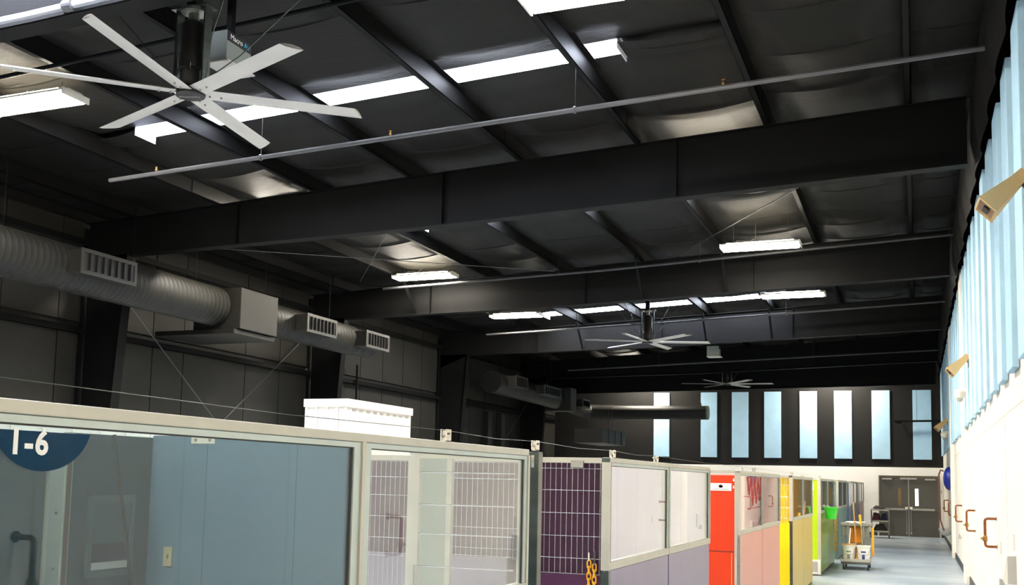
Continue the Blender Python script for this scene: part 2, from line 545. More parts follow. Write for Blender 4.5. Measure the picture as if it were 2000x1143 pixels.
# ------------------------------------------------------------------ lamps
def lamp(x, y, z, label):
    t = thing('led_lamp', label, 'lamp', (x, y, z), 'long ceiling lamps')
    L, W = 1.42, .42
    body = MB().prism([(x - L / 2, y - W / 2, z + .02), (x - L / 2, y + W / 2, z + .02), (x - L / 2, y + W / 2, z + .045), (x - L / 2, y + .10, z + .085), (x - L / 2, y - .10, z + .085), (x - L / 2, y - W / 2, z + .045)], (L, 0, 0))
    body.build('housing', HOUSING, t)
    ln = MB().prism([(x - L / 2 + .03, y - W / 2 + .01, z + .019), (x - L / 2 + .03, y - W / 2 + .03, z - .016), (x - L / 2 + .03, y + W / 2 - .03, z - .016), (x - L / 2 + .03, y + W / 2 - .01, z + .019)], (L - .06, 0, 0))
    ln.build('lens', LENS, t)
    for s in (-1, 1):
        B(x - L / 2 + .1, x + L / 2 - .1, y + s * .15 - .02, y + s * .15 + .02, z + .068, z + .072).build('top_slot', UPSLOT, t)
        ex = x + s * (L / 2 + .02)
        B(min(ex, x + s * L / 2), max(ex, x + s * L / 2), y - W / 2, y + W / 2, z - .02, z + .06).build('end_cap', HOUSING, t)
    for s in (-1, 1):
        MB().tube([(x + s * .5, y, z + .08), (x + s * .5, y, roof(x) - .1)], .004, 5).build('hanger_wire', PIPE, t)
    cab = [(x - .55, y + .05, z + .08), (x - .45, y + .05, z + .16), (x - .2, y + .05, z + .14), (x - .1, y + .05, z + .2), (x - .1, y + .05, roof(x) - .1)]
    MB().tube(cab, .006, 6).build('power_cable', PIPEG, t)
    return t
LR, LL = -2.62, -9.90
for x, y, z, l in (
        (LL - .05, 9.05, 6.15, 'bright long lamp beside the big fan at upper left'),
        (LR, 8.55, 6.15, 'bright long lamp cut by the top edge of the photo'),
        (LL - .15, 20.05, 6.15, 'bright long lamp in front of second beam, left one'),
        (LR - .02, 19.15, 6.15, 'bright long lamp in front of second beam, right one'),
        (LL - .15, 25.65, 6.15, 'bright long lamp under the beam left of second fan'),
        (LR, 24.4, 6.15, 'bright long lamp under the beam right of second fan'),
        (LL, 14.7, 6.32, 'long lamp hidden behind the nearest complete beam on the left'),
        (LR, 14.7, 6.32, 'long lamp hidden behind the nearest complete beam on the right'),
        (LL, 38.3, 6.15, 'long lamp near the far wall above the round duct'),
        (LR - .2, 38.35, 6.2, 'long lamp near the far wall above blue panels'),
        (LL, -1.5, 6.0, 'added unseen long lamp overhead on the left, behind the viewer'),  # added out of view to brighten surfaces that face the camera
        (LR, -1.5, 6.0, 'added unseen long lamp overhead on the right, behind the viewer')):  # second added fill lamp, also out of view
    lamp(x, y, z, l)

# ------------------------------------------------------------------ ceiling fans
def fan(x, y, z, ang, label, logo, guys=((-1.1, -.5), (1.0, -.5), (-.9, .8), (.9, .8))):
    t = thing('ceiling_fan', label, 'ceiling fan', (x, y, z), 'large six-blade ceiling fans')
    n, R0, R1 = 6, .12, 1.53
    prof = [(-.085, .0), (-.05, .016), (0, .022), (.05, .016), (.085, 0), (.05, -.006), (0, -.008), (-.05, -.006)]
    tilt = math.radians(-9)
    for k in range(n):
        a = math.radians(ang + 60 * k)
        ca, sa = math.cos(a), math.sin(a)
        mb = MB()
        for r, dz in ((R0, 0), (.8, .004), (R1, .012)):
            for (c, h) in prof:
                cc = c * math.cos(tilt) - h * math.sin(tilt); hh = c * math.sin(tilt) + h * math.cos(tilt)
                rr = r + (.05 * (c / .085) if r == R1 else 0)
                mb.v.append((x + ca * rr - sa * cc, y + sa * rr + ca * cc, z + hh + dz))
        m = len(prof)
        for i in range(2):
            for j in range(m):
                j2 = (j + 1) % m
                mb.f.append((i * m + j, i * m + j2, (i + 1) * m + j2, (i + 1) * m + j))
        bl = mb.build('fan_blade', BLADE, t, smooth=True)
        md = MB()
        for r in (.17, .27):
            md.cyl((x + ca * r, y + sa * r, z - .022), (x + ca * r, y + sa * r, z + .03), .009, 6)
        md.build('blade_bolt', STEEL, bl)
    MB().lathe((x, y, z), [(.10, -.035), (.13, -.03), (.135, -.012), (.12, .03), (.09, .05)], 24).build('hub', MOTOR, t, smooth=True)
    if logo:
        text_mesh('hub_lettering', 'MacroAir', .05, SIGNINK, basis((x, y, z - .0365), (.93, .36, 0), (.36, -.93, 0)), t, .001)
    MB().lathe((x, y, z), [(.085, .05), (.10, .07), (.10, .2), (.125, .21), (.125, .34), (.11, .36), (.11, .62), (.08, .66)], 20).build('motor', MOTOR, t, smooth=True)
    MB().tube([(x + .06, y - .105, z + .17), (x + .06, y - .105, z + .24)], .014, 6).build('motor_highlight', CHROME, t)  # chrome sliver drawn as a highlight on the motor
    zt = z + .78
    for s in (-1, 1):
        B(x + s * .155 - .008, x + s * .155 + .008, y - .05, y + .05, z + .06, zt).build('bracket_strap', DSTEEL, t)
    B(x - .2, x + .2, y - .08, y + .08, zt, zt + .015).build('mount_plate', DSTEEL, t)
    MB().lathe((x, y, z), [(.05, .64), (.05, .74), (.12, .75), (.12, .779)], 12).build('swivel_joint', STEEL, t)
    B(x - .05, x + .05, y - .05, y + .05, zt + .015, roof(x) - .23).build('drop_post', BLACK, t)
    MB().bar((-7.2 if x > -7.2 else x, y, roof(-7.2) - .21), (-5.35, y, roof(-5.35) - .21), .08, .08).build('support_angle', BLACK, t)
    for q, (dx, dy) in enumerate(guys):
        MB().tube([(x + .16 * (1 if dx > 0 else -1), y, z + .1), (x + dx * .35, y + dy * .35, z + .42), (x + dx, y + dy, roof(x + dx) - .12)], .006, 5).build('guy_wire', DSTEEL, t)
fan(-6.08, 7.29, 5.17, 39.5, 'large six-blade pale grey ceiling fan nearest the viewer', True)
fan(-6.15, 24.63, 5.2, 22, 'six-blade ceiling fan in mid distance below the second beam', False)
fan(-6.08, 35.76, 5.2, 9, 'farthest six-blade ceiling fan above the far blue panels', False, ((-1.1, .5), (1.0, .5)))

# fan controller boxes
def ctrl(x, y, z, w, h, d, label, logo):
    t = thing('fan_controller', label, 'control box', (x, y, z))
    B(x - w / 2, x + w / 2, y - d / 2, y + d / 2, z, z + h).build('cabinet', mat('grey_green_cabinet', '#6a716c', .5), t, bevel=.004)
    B(x + w / 2 + .0005, x + w / 2 + .004, y - d / 2, y + d / 2, z + h * .68, z + h - .005).build('name_plate', MOTOR, t)
    if logo:
        text_mesh('name_lettering', 'Macro', .075, WHITESIGN, basis((x + w / 2 + .006, y - .05, z + h * .83), (0, 1, 0), (0, 0, 1)), t, .001)
        text_mesh('name_lettering', 'Air', .075, mat('sign_cyan', '#3aa0c8', .5), basis((x + w / 2 + .006, y + .115, z + h * .83), (0, 1, 0), (0, 0, 1)), t, .001)
    MB().poly([(x - w / 2, y - d / 2 - .05, z - .012), (x + w / 2 + .06, y - d / 2 - .05, z - .012), (x + w / 2 + .06, y + d / 2, z - .012), (x - w / 2, y + d / 2, z - .012)]).prism([(x - w / 2, y - d / 2 - .05, z - .013), (x + w / 2 + .06, y - d / 2 - .05, z - .013), (x + w / 2 + .06, y + d / 2, z - .013), (x - w / 2, y + d / 2, z - .013)], (0, 0, .012)).build('shelf_plate', GREYP, t)
    B(x - .03, x + .03, y - .03, y + .03, z + h, roof(x) - .2).build('hanger', BLACK, t)
ctrl(-6.22, 8.0, 5.68, .22, .32, .38, 'grey fan controller box hung right behind the near fan', True)
ctrl(-5.35, 29.2, 5.35, .34, .3, .3, 'small grey fan controller box behind second fan', False)

# ------------------------------------------------------------------ pipes and rods under the roof
def pipe(name, pts, r, m, label, cat, hang=None, n=8):
    t = thing(name, label, cat, pts[0])
    MB().tube(pts, r, n).build('pipe', m, t, smooth=True)
    if hang:
        for p in hang:
            MB().lathe((p[0], p[1], p[2]), [(r + .012, -.012), (r + .012, .012)], 10, 'x').build('pipe_clamp', m, t)
            MB().tube([(p[0], p[1], p[2] + r), (p[0], p[1], roof(p[0]) - .1)], .005, 5).build('hanger_rod', PIPE, t)
    return t
spx = lambda x: (x, 10.9, 5.92 + .033 * (x + 5.9))
t = pipe('sprinkler_pipe', [spx(-10.4), spx(-3.5), spx(.7)], .03, PIPEG, 'grey sprinkler pipe hung across the nearest bay', 'pipe', [spx(-7.9), spx(-3.6)])
for x in (-9.6, -6.0, -1.9):
    p = spx(x)
    MB().lathe(p, [(.012, .03), (.02, .05), (.008, .06), (.008, .085), (.022, .09)], 8).build('sprinkler_head', BRASS, t)
pipe('water_pipe', [(-11.5, 6.29, 5.535), (-7.0, 6.29, 5.60), (-2.5, 6.29, 5.752)], .032, mat('pale_pipe', '#9a9aa0', .45), 'pale pipe clamped along the nearest steel beam', 'pipe', None)
t = thing('pipe_coupling', 'round pipe coupling on the pale pipe along nearest beam', 'pipe fitting', (-6.55, 6.29, 5.615))
MB().lathe((-6.55, 6.29, 5.615), [(.034, -.05), (.05, -.045), (.05, .045), (.034, .05)], 14, 'x').build('coupling_body', PIPEG, t)
for k in range(5):
    MB().lathe((-6.5, 6.33, 5.68 + k * .055), [(.012, 0), (.03, .012), (.03, .03), (.012, .042)], 8).build('bolt_nut', DSTEEL, t)
pipe('black_conduit', [(-10.6, 8.4, 6.17), (-5.4, 8.4, 6.39), (-3.4, 8.4, 6.47)], .025, BLACK, 'black conduit running under the roof behind the near fan', 'conduit', None)
pipe('sprinkler_pipe', [(-11.2, 20.25, 5.98), (-6, 20.25, 6.12), (.7, 20.25, 6.42)], .028, PIPE, 'black sprinkler pipe just in front of second beam', 'pipe', [(-7, 20.25, 6.1), (-4, 20.25, 6.2)])
pipe('sprinkler_pipe', [(-11.2, 26.3, 5.78), (-6, 26.3, 5.93), (.7, 26.3, 6.2)], .028, PIPE, 'grey sprinkler pipe behind the second ceiling fan', 'pipe', [(-7, 26.3, 5.9), (-3, 26.3, 6.05)])
pipe('sprinkler_pipe', [(-11.2, 33.6, 5.55), (-6, 33.6, 5.73), (.7, 33.6, 5.95)], .03, PIPE, 'grey sprinkler pipe just below the third beam', 'pipe', [(-8, 33.6, 5.66), (-3, 33.6, 5.83)])
def rod(p, q, r, m, name, label, cat): return tag(MB().tube([p, q], r, 6).build(name, m), label, cat)
rod((-12.4, 16.0, 6.05), (-7.3, 20.9, 6.3), .009, PIPEG, 'brace_rod', 'thin steel brace rod crossing the second roof bay toward second beam', 'brace rod')
rod((-11.6, 19.9, 6.1), (-7.4, 14.2, 6.3), .009, PIPEG, 'brace_rod', 'thin steel brace rod rising toward the nearest complete beam', 'brace rod')
rod((-4.6, 20.6, 6.38), (-.2, 14.6, 6.58), .009, PIPE, 'brace_rod', 'thin dark brace rod above the right lamp of second beam', 'brace rod')
rod((-13.45, 14.2, 5.2), (-13.45, 20.8, .3), .011, PIPEG, 'wall_brace_rod', 'thin brace rod falling to the right on the dark left wall', 'brace rod')
rod((-13.45, 20.9, 5.2), (-13.45, 14.2, .3), .011, PIPEG, 'wall_brace_rod', 'thin brace rod rising to the right on the dark left wall', 'brace rod')
rod((-13.3, 35.3, 4.6), (-13.3, 29.0, .3), .012, PIPEG, 'wall_brace_rod', 'thin slanting rod on left wall under the far duct', 'brace rod')
t = thing('wall_bracket_bar', 'black bar reaching across the rightmost blue panel of far wall', 'bar', (-.7, 39.2, 4.1))
MB().bar((-.70, 39.25, 4.10), (.88, 39.25, 4.12), .05, .07).build('bar', BLACK, t)
MB().bar((-.70, 39.25, 4.10), (-.5, 39.45, 4.06), .05, .05).build('end_foot', BLACK, t)
MB().tube([(.05, 39.25, 4.1), (.05, 39.25, 6.3)], .006, 5).build('hanger_rod', PIPE, t)

# ------------------------------------------------------------------ ducts along the left wall
def spiral(mb_pts, r, step=.11):
    pts, rr = [], []
    for a, b in zip(mb_pts[:-1], mb_pts[1:]):
        a, b = Vector(a), Vector(b); L = (b - a).length; n = max(1, int(L / step))
        for i in range(n):
            for f, dr in ((0, 0), (.80, 0), (.86, .0022), (.94, .0022)):
                pts.append(a + (b - a) * ((i + f) / n)); rr.append(r + dr)
    pts.append(Vector(mb_pts[-1])); rr.append(r)
    return MB().tube(pts, rr, 24)
def vent(t, y0, y1, zc, xf=-11.40, h=.34):
    """grille box on the aisle side of a duct"""
    b = MB().box(-11.95, xf - .02, y0, y1, zc - h / 2, zc + h / 2).build('vent_box', DUCT, t)
    fr = MB().box(xf - .02, xf, y0 - .02, y1 + .02, zc + h / 2 - .04, zc + h / 2 + .02).box(xf - .02, xf, y0 - .02, y1 + .02, zc - h / 2 - .02, zc - h / 2 + .04)
    fr.box(xf - .02, xf, y0 - .02, y0 + .03, zc - h / 2 + .04, zc + h / 2 - .04).box(xf - .02, xf, y1 - .03, y1 + .02, zc - h / 2 + .04, zc + h / 2 - .04)
    g = fr.build('grille_frame', mat('grille_grey', '#1b1a17', .5, metal=.05), t)
    B(xf - .019, xf - .016, y0 + .03, y1 - .03, zc - h / 2 + .04, zc + h / 2 - .04).build('grille_back', GASKET, g)
    n = 7
    for k in range(1, n + 1):
        yy = y0 + (y1 - y0) * k / (n + 1)
        MB().bar((xf - .004, yy, zc - h / 2 + .04), (xf - .004, yy, zc + h / 2 - .04), .012, .05).build('louver_blade', BLACK, g)
XD = -12.0
d1 = thing('air_duct', 'long dark grey spiral duct with three grilles on upper left wall', 'duct', (XD, 8, 4.8))
spiral([(XD, 6.9, 4.80), (XD, 15.35, 4.80)], .36).build('duct_pipe', DUCT, d1, smooth=True)
spiral([(XD, 16.6, 4.82), (XD, 20.2, 4.82)], .33).build('duct_pipe', DUCT, d1, smooth=True)
spiral([(XD, 20.2, 4.82), (XD, 21.0, 4.82)], .30).build('duct_pipe', DUCT, d1, smooth=True)
MB().box(-12.5, -11.45, 15.4, 16.56, 4.38, 5.14).build('plenum_box', DUCT, d1, bevel=.01)
MB().box(-13.3, -11.5, 15.3, 16.56, 4.28, 4.37).build('plenum_branch', DUCT, d1, bevel=.01)
vent(d1, 11.5, 12.62, 4.83); vent(d1, 17.55, 18.65, 4.82); vent(d1, 19.95, 20.98, 4.82)
for y in (10.6, 13.2, 14.8, 16.9, 19.3):
    MB().tube([(XD, y, 5.12), (XD, y, roof(XD) - .1)], .004, 5).build('hanger_rod', BLACK, d1)
d2 = thing('air_duct', 'farther dark duct with round closed end and turn along far wall', 'duct', (XD, 28.6, 4.7))
spiral([(XD, 28.6, 4.69), (XD, 34.6, 4.62)], .33).build('duct_pipe', DUCT, d2, smooth=True)
MB().lathe((XD, 28.6, 4.69), [(.34, -.02), (.34, .02)], 24, 'y').build('end_cap', BLACK, d2)
MB().box(-12.45, -11.45, 34.7, 35.35, 4.22, 5.05).build('plenum_box', DUCT, d2, bevel=.01)
spiral([(XD, 35.35, 4.6), (XD, 37.4, 4.5)], .29).build('duct_pipe', DUCT, d2, smooth=True)
el = [(XD, 37.3, 4.5), (XD + .05, 37.75, 4.46), (XD + .25, 38.0, 4.42), (XD + .7, 38.1, 4.40), (XD + 1.2, 38.1, 4.39)]
MB().tube(el, .28, 20).build('elbow', DUCT, d2, smooth=True)
MB().tube([(XD + 1.1, 38.1, 4.39), (-7.18, 38.1, 4.36)], .26, 24).build('duct_pipe', DUCT, d2, smooth=True)
MB().lathe((-7.18, 38.1, 4.36), [(.262, -.05), (.262, .008), (.25, .012)], 24, 'x').build('end_cap', mat('duct_end_green', '#4c5448', .5), d2)
for x in (-9.9, -7.45):
    MB().bar((x, 38.1, 4.6), (x, 38.1, 4.72), .03, .03).build('hanger_lug', DUCT, d2)
vent(d2, 29.2, 30.2, 4.75); vent(d2, 31.75, 33.5, 4.72, h=.3); vent(d2, 36.0, 36.9, 4.6, h=.28)
for y in (30.9, 34.1):
    MB().tube([(XD, y, 4.95), (XD, y, roof(XD) - .1)], .006, 5).build('hanger_rod', PIPE, d2)
t = thing('box_duct', 'short rectangular grey duct hung low near the far left corner', 'duct', (-9.9, 34, 3.0))
MB().box(-10.75, -9.77, 33.0, 36.0, 3.02, 3.50).build('duct_body', DUCT, t, bevel=.01)
for y in (33.8, 34.6, 35.4):
    B(-9.77, -9.755, y, y + .04, 3.02, 3.5).build('seam_strip', DUCT, t)
for x, y in ((-10.3, 33.3), (-10.3, 35.6), (-9.9, 34.7)):
    MB().tube([(x, y, 3.5), (x, y, 4.3)], .008, 5).build('hanger_rod', PIPE, t)
t = thing('wall_conduit', 'thin vertical conduit on the left wall behind white cabinet', 'conduit', (-13.4, 23.3, 0))
MB().tube([(-13.4, 23.0, 4.6), (-13.4, 23.0, 3.3), (-13.3, 23.15, 2.9), (-13.3, 23.3, 2.0)], .03, 8).build('pipe', BLACK, t)
for y, l in ((31.9, 'left'), (33.1, 'right')):
    tag(B(XL + .05, XL + .25, y, y + .35, 2.2, 4.0).build('wall_louver', GASKET), 'tall narrow black slot on left wall below the far duct, ' + l + ' one', 'wall slot')

# ------------------------------------------------------------------ acoustic panels
GP = 'light blue acoustic panels'
def apanel(x0, x1, y0, y1, z0, z1, label):
    o = B(x0, x1, y0, y1, z0, z1).build('acoustic_panel', BLUEPANEL, None, bevel=.008)
    tag(o, label, 'wall panel', GP)
far = [(1277, 1309), (1370, 1403), (1435, 1469), (1501, 1535), (1569, 1605), (1637, 1674), (1708, 1745), (1784, 1822)]
fx = [-9.57, -7.72, -6.53, -5.32, -4.02, -2.79, -1.48, -.09]
for i, x in enumerate(fx):
    apanel(x, x + .62, YF - .065, YF - .003, 2.745, 5.24, 'light blue panel on the far black wall, %s from the left' % ORD[i])
y = 3.02; i = 0
rightY = []
while y < 38.6:
    if not (20.2 < y < 21.7 or 27.7 < y < 28.8): rightY.append(y)
    y += 1.222
for i, y in enumerate(rightY):
    apanel(XR - .067, XR - .006, y, y + .61, 2.86, 5.80, 'light blue fabric panel on the right white wall, %s counted from the far wall' % ORD[len(rightY) - 1 - i])

# ------------------------------------------------------------------ right wall fittings
def horn(y, z, label, s=.86):
    t = thing('horn_speaker', label, 'speaker', (XR - .02, y, z), 'horn speakers along the right wall')
    back = Vector((XR - .10, y, z)); ax = Vector((-.72, -.10, -.70)).normalized()
    u = Vector((0, 1, 0)); u = (u - ax * u.dot(ax)).normalized(); v = ax.cross(u)
    def ring(d, w, h): return [back + ax * d + u * a * w + v * b * h for a, b in ((-1, -1), (1, -1), (1, 1), (-1, 1))]
    mb = MB()
    rings = [ring(-.06 * s, .05 * s, .055 * s), ring(.06 * s, .06 * s, .06 * s), ring(.42 * s, .17 * s, .105 * s), ring(.425 * s, .15 * s, .085 * s), ring(.12 * s, .04 * s, .035 * s)]
    for r in rings: mb.v += [tuple(p) for p in r]
    for i in range(4):
        for j in range(4):
            j2 = (j + 1) % 4
            mb.f.append((i * 4 + j, i * 4 + j2, i * 4 + 4 + j2, i * 4 + 4 + j))
    mb.f.append((0, 1, 2, 3)); mb.f.append((16, 17, 18, 19))
    mb.build('horn_body', TAN, t)
    r = ring(.40 * s, .145 * s, .08 * s)
    MB().prism(r, ax * .004).build('mouth_grille', TANMOUTH, t)
    c = back + ax * .41 * s
    MB().prism([c + u * a * .06 * s + v * b * .03 * s for a, b in ((-1, -1), (1, -1), (1, 1), (-1, 1))], ax * .012).build('driver_slot', GASKET, t)
    MB().bar(back + Vector((0, 0, -.02)), (XR - .062, y, z - .08), .03, .03).build('mount_arm', DGREYP, t)
    B(XR - .07, XR, y - .05, y + .05, z - .16, z - .02).build('mount_plate', DGREYP, t)
horn(8.82, 4.20, 'beige horn speaker on the right wall nearest the viewer')
horn(17.99 + .61, 3.92, 'beige horn speaker on the right wall midway down the hall')
horn(30.82, 3.62, 'beige horn speaker on the right wall near the far wall')
def dome(y, z, label):
    t = thing('security_camera', label, 'camera', (XR - .02, y, z), 'white wall cameras')
    B(XR - .12, XR, y - .04, y + .04, z, z + .06).build('arm', WHITEP, t)
    MB().lathe((XR - .16, y, z - .03), [(.03, -.1), (.08, -.07), (.095, -.02), (.095, .04), (.06, .08)], 16).build('dome_shell', WHITEP, t, smooth=True)
    MB().lathe((XR - .16, y, z - .14), [(.02, -.03), (.05, -.01), (.06, .03)], 12).build('dome_lens', GREYP, t, smooth=True)
dome(19.82, 3.45, 'white dome camera on right wall below the middle horn speaker')
dome(30.82, 3.25, 'white dome camera on right wall below the farthest horn speaker')

GL = 'copper water pipe loops on the right wall'
ys = [4.1, 8.2, 13.75, 18.65, 23.75, 28.95, 33.6]
for i, y in enumerate(ys):
    t = thing('copper_pipe_loop', 'copper pipe loop with brass valve on right wall, %s from the far door' % ORD[len(ys) - 1 - i], 'water pipe', (XR, y, 1.2), GL)
    xo = XR - .135
    MB().tube([(XR - .0, y, 1.385), (xo + .03, y, 1.385), (xo + .008, y, 1.377), (xo, y, 1.355), (xo, y, 1.22)], .0165, 10).build('upper_pipe', COPPER, t, smooth=True)
    MB().tube([(xo, y, 1.22), (xo, y, 1.08), (xo + .008, y, 1.058), (xo + .03, y, 1.05), (XR, y, 1.05)], .0165, 10).build('lower_pipe', COPPER, t, smooth=True)
    MB().lathe((xo, y, 1.14), [(.018, -.03), (.027, -.025), (.027, .03), (.018, .04)], 12).build('valve_body', BRASS, t)
    MB().tube([(xo, y, 1.145), (xo - .05, y - .01, 1.145)], .012, 8).build('valve_spout', BRASS, t)
    for z in (1.385, 1.05):
        MB().lathe((XR, y, z), [(.032, -.008), (.032, 0)], 14, 'x').build('wall_flange', CHROME, t)
    B(XR - .012, XR, y - .62, y - .5, 1.0, 1.14).build('cover_plate', WHITEP, t, bevel=.003)
def dispenser(y, label):
    t = thing('soap_dispenser', label, 'dispenser', (XR, y, .95))
    x1 = XR
    MB().prism([(x1, y - .1, .80), (x1 - .10, y - .1, .80), (x1 - .125, y - .1, .86), (x1 - .09, y - .1, 1.09), (x1, y - .1, 1.10)], (0, .2, 0)).build('case', WHITEP, t, bevel=.006)
    B(x1 - .08, x1, y - .104, y - .1005, .82, 1.09).build('side_window', GREYP, t)
    B(x1 - .15, x1 - .10, y - .04, y + .04, .77, .86).build('push_lever', GREYP, t, bevel=.004)
    B(x1 - .02, x1, y - .03, y + .03, 1.14, 1.3).build('back_tab', WHITEP, t)
dispenser(11.35, 'white soap dispenser on the right wall near the viewer')
dispenser(21.9, 'white soap dispenser on the right wall beside pilaster')
# hose reel, hose and sink
t = thing('hose_reel', 'blue round hose reel on the right wall beyond the pilaster', 'hose reel', (XR, 29.5, 2.0))
MB().lathe((XR - .01, 29.5, 2.0), [(.31, -.06), (.31, -.10), (.27, -.16), (.18, -.21), (.05, -.23)], 28, 'x').build('reel_drum', NAVY, t, smooth=True)
B(XR - .08, XR - .008, 29.4, 29.6, 1.9, 2.1).build('wall_bracket', DGREYP, t)
MB().tube([(.68, 29.7, 2.2), (.60, 29.7, 2.22), (.56, 29.7, 2.1), (.57, 29.7, 1.4), (.58, 29.7, .9), (.66, 29.7, .62)], .022, 8).build('hose', mat('brown_hose', '#6b4038', .5), t, smooth=True)
t = thing('wall_sink', 'small white wall sink below the blue hose reel', 'sink', (XR, 29.9, .6))
MB().lathe((XR - .19, 29.9, .58), [(.05, -.10), (.12, -.06), (.17, .04), (.18, .10), (.155, .10), (.14, .04)], 20).build('basin', GREYP, t, smooth=True)
B(XR - .06, XR, 29.76, 30.04, .52, .72).build('back_plate', WHITEP, t)

# ------------------------------------------------------------------ far double door
D0, D1, DH = -1.27, .74, 2.16
d = thing('door_1', 'dark grey double door in the far white wall', 'door', ((D0 + D1) / 2, YF, 0))
d['kind'] = 'structure'; del d['category']
fm = MB().box(D0, D0 + .06, YF - .07, YF, 0, DH).box(D1 - .06, D1, YF - .07, YF, 0, DH).box(D0 + .06, D1 - .06, YF - .07, YF, DH - .06, DH)
fm.build('door_frame', mat('door_frame_brown', '#57523f', .5), d)
mid = (D0 + D1) / 2
for s, (a, b) in enumerate(((D0 + .06, mid - .004), (mid + .004, D1 - .06))):
    lf = B(a, b, YF - .05, YF - .005, .012, DH - .06).build('door_leaf', DOORG, d)
    hx = mid - .30 if s == 0 else mid + .27
    B(hx - .055, hx + .055, YF - .054, YF - .0495, 1.10, 1.70).build('pane', mat('amber_pane', '#6f5c34', .2) if s == 0 else DAYLIGHT, lf)
    sg = -1 if s == 0 else 1
    B(min(a + .09, b - .05) if s == 0 else a + .05, b - .05 if s == 0 else b - .09, YF - .11, YF - .06, .93, 1.0).build('push_bar', STEEL, lf)
    ex = mid + sg * .075
    B(ex - .05, ex + .05, YF - .12, YF - .055, .97, 1.06).build('latch_case', CHROME, lf, bevel=.004)
    B(ex - .008, ex + .008, YF - .07, YF - .05, .12, .97).build('latch_rod', STEEL, lf)
    B(ex - .02, ex + .02, YF - .08, YF - .05, .09, .15).build('floor_latch', CHROME, lf)
    cx = mid + sg * .72
    B(cx - .17, cx + .17, YF - .13, YF - .055, DH - .15, DH - .1).build('door_closer', GREYP, lf, bevel=.004)
    MB().bar((cx, YF - .1, DH - .09), (cx - sg * .35, YF - .09, DH - .075), .02, .012).build('closer_arm', DGREYP, lf)
B(mid - .28, mid + .28, YF - .1, YF - .055, DH - .13, DH - .075).build('header_bar', GREYP, d)
B(mid - .012, mid + .012, YF - .06, YF - .045, .02, DH - .06).build('astragal', GREYP, d)
tag(B(.80, .83, YF - .03, YF, 1.55, 1.66).build('door_switch', GREYP), 'small grey wall switch beside the far double door', 'switch')

# ------------------------------------------------------------------ kennel blocks
XK = -1.74
ZT, ZH, ZR = 1.885, 1.840, 1.205
def wire_grid(name, x0, x1, y, z0, z1, hz, pitch, parent, r=.0022, rv=.0016):
    mb = MB()
    for z in hz: mb.tube([(x0, y, z), (x1, y, z)], r, 6)
    x = x0 + pitch / 2
    while x < x1:
        mb.tube([(x, y + .004, z0), (x, y + .004, z1)], rv, 5); x += pitch
    return mb.build(name, WIRE, parent)
GLASS_CLEAR = glass('window_glass', (.93, .95, .94))
GLASS_TEAL = glass('tinted_window_glass', (.74, .80, .81))
GLASS_BLUE = glass('blue_window_glass', (.67, .74, .84))
def front(t, ya, yb, lower, panes, interior, tlabel=None):
    """aisle side of a block: two bays, each pane over a lower panel"""
    ym = (ya + yb) / 2
    xf = XK; xb = XK - .05
    B(xb, xf, ya, yb, 1.855, ZT).build('top_rail', ALU, t, bevel=.003)
    for (a, b), pn, lo in zip(((ya, ym - .012), (ym + .012, yb)), panes, lower):
        fb = xf - .022
        fr = MB().box(fb, xf - .006, a, b, ZH - .004, 1.853).box(fb, xf - .006, a, a + .045, ZR + .045, ZH - .004).box(fb, xf - .006, b - .045, b, ZR + .045, ZH - .004)
        f = fr.build('window_frame', ALU2, t)
        B(xb, xf, a, b, ZR - .005, ZR + .045).build('sill_rail', ALU, t, bevel=.003)
        g = .012
        gk = MB().box(fb, xf - .012, a + .045, a + .045 + g * .5, ZR + .045, ZH - .004).box(fb, xf - .012, b - .045 - g, b - .045, ZR + .045, ZH - .004).box(fb, xf - .012, a + .045, b - .045, ZH - .008, ZH - .004)
        gk.build('gasket', GASKET, f)
        B(xf - .020, xf - .014, a + .045, b - .045, ZR + .045, ZH - .006).build('pane', pn, f)
        lp = B(xb, xf - .008, a + .006, b - .006, .05, ZR - .008).build('lower_panel', lo, t, bevel=.002)
    for q in (ya, ym, yb):
        B(xb - .002, xf + .001, q - .011, q + .011, ZR - .005, 1.856).build('post', ALU, t)
    B(xb, xf - .02, ya, yb, 0, .05).build('plinth', BASE, t)
def paint(name, col, rough=.3): return mat(name, col, rough, noise=.04, scale=2, stretch=(3, 3, .4), spec=.28)
def block(name_label, ya, yb, lower, panes, interior, side, mesh_side, depth=1.1, solid_back=True):
    t = thing('kennel_block', name_label, 'kennel', (XK, ya, 0), 'kennel blocks along the aisle')
    front(t, ya, yb, lower, panes, interior)
    xe = XK - depth
    # body: back wall, partitions and floor tray
    B(xe - .03, xe, ya, yb, 0, 1.86).build('back_wall', interior, t)
    ym = (ya + yb) / 2
    B(xe, XK - .06, ym - .012, ym + .012, 0, 1.86).build('partition', interior, t)
    B(xe, XK - .05, yb - .03, yb - .005, 0, 1.86).build('end_wall', interior, t)
    B(xe, XK - .05, ya + .035, yb - .03, 0, .03).build('tray', interior, t)
    return t, xe
def side_frame(t, ya, xe, z0=0.0, m=DSTEEL):
    B(XK - .055, XK - .003, ya - .006, ya + .04, z0, ZT - .001).build('corner_post', m, t, bevel=.002)
    for z in (.3, .6, .9, 1.2, 1.5, 1.75):
        MB().lathe((XK - .03, ya - .006, z), [(.006, 0), (.006, -.003)], 8, 'y').build('rivet', STEEL, t)
    B(xe - .6, XK - .055, ya - .006, ya + .03, ZT - .035, ZT - .002).build('side_top_rail', ALU, t)

PURPLE = paint('dark_purple_panel', '#3c1f36', .35)
PURPLE2 = paint('deep_purple_panel', '#45203e', .35)
LILAC = paint('lilac_grey_panel', '#857b8f', .35)
PALEL = paint('pale_lilac_wall', '#c9bfcb', .5)

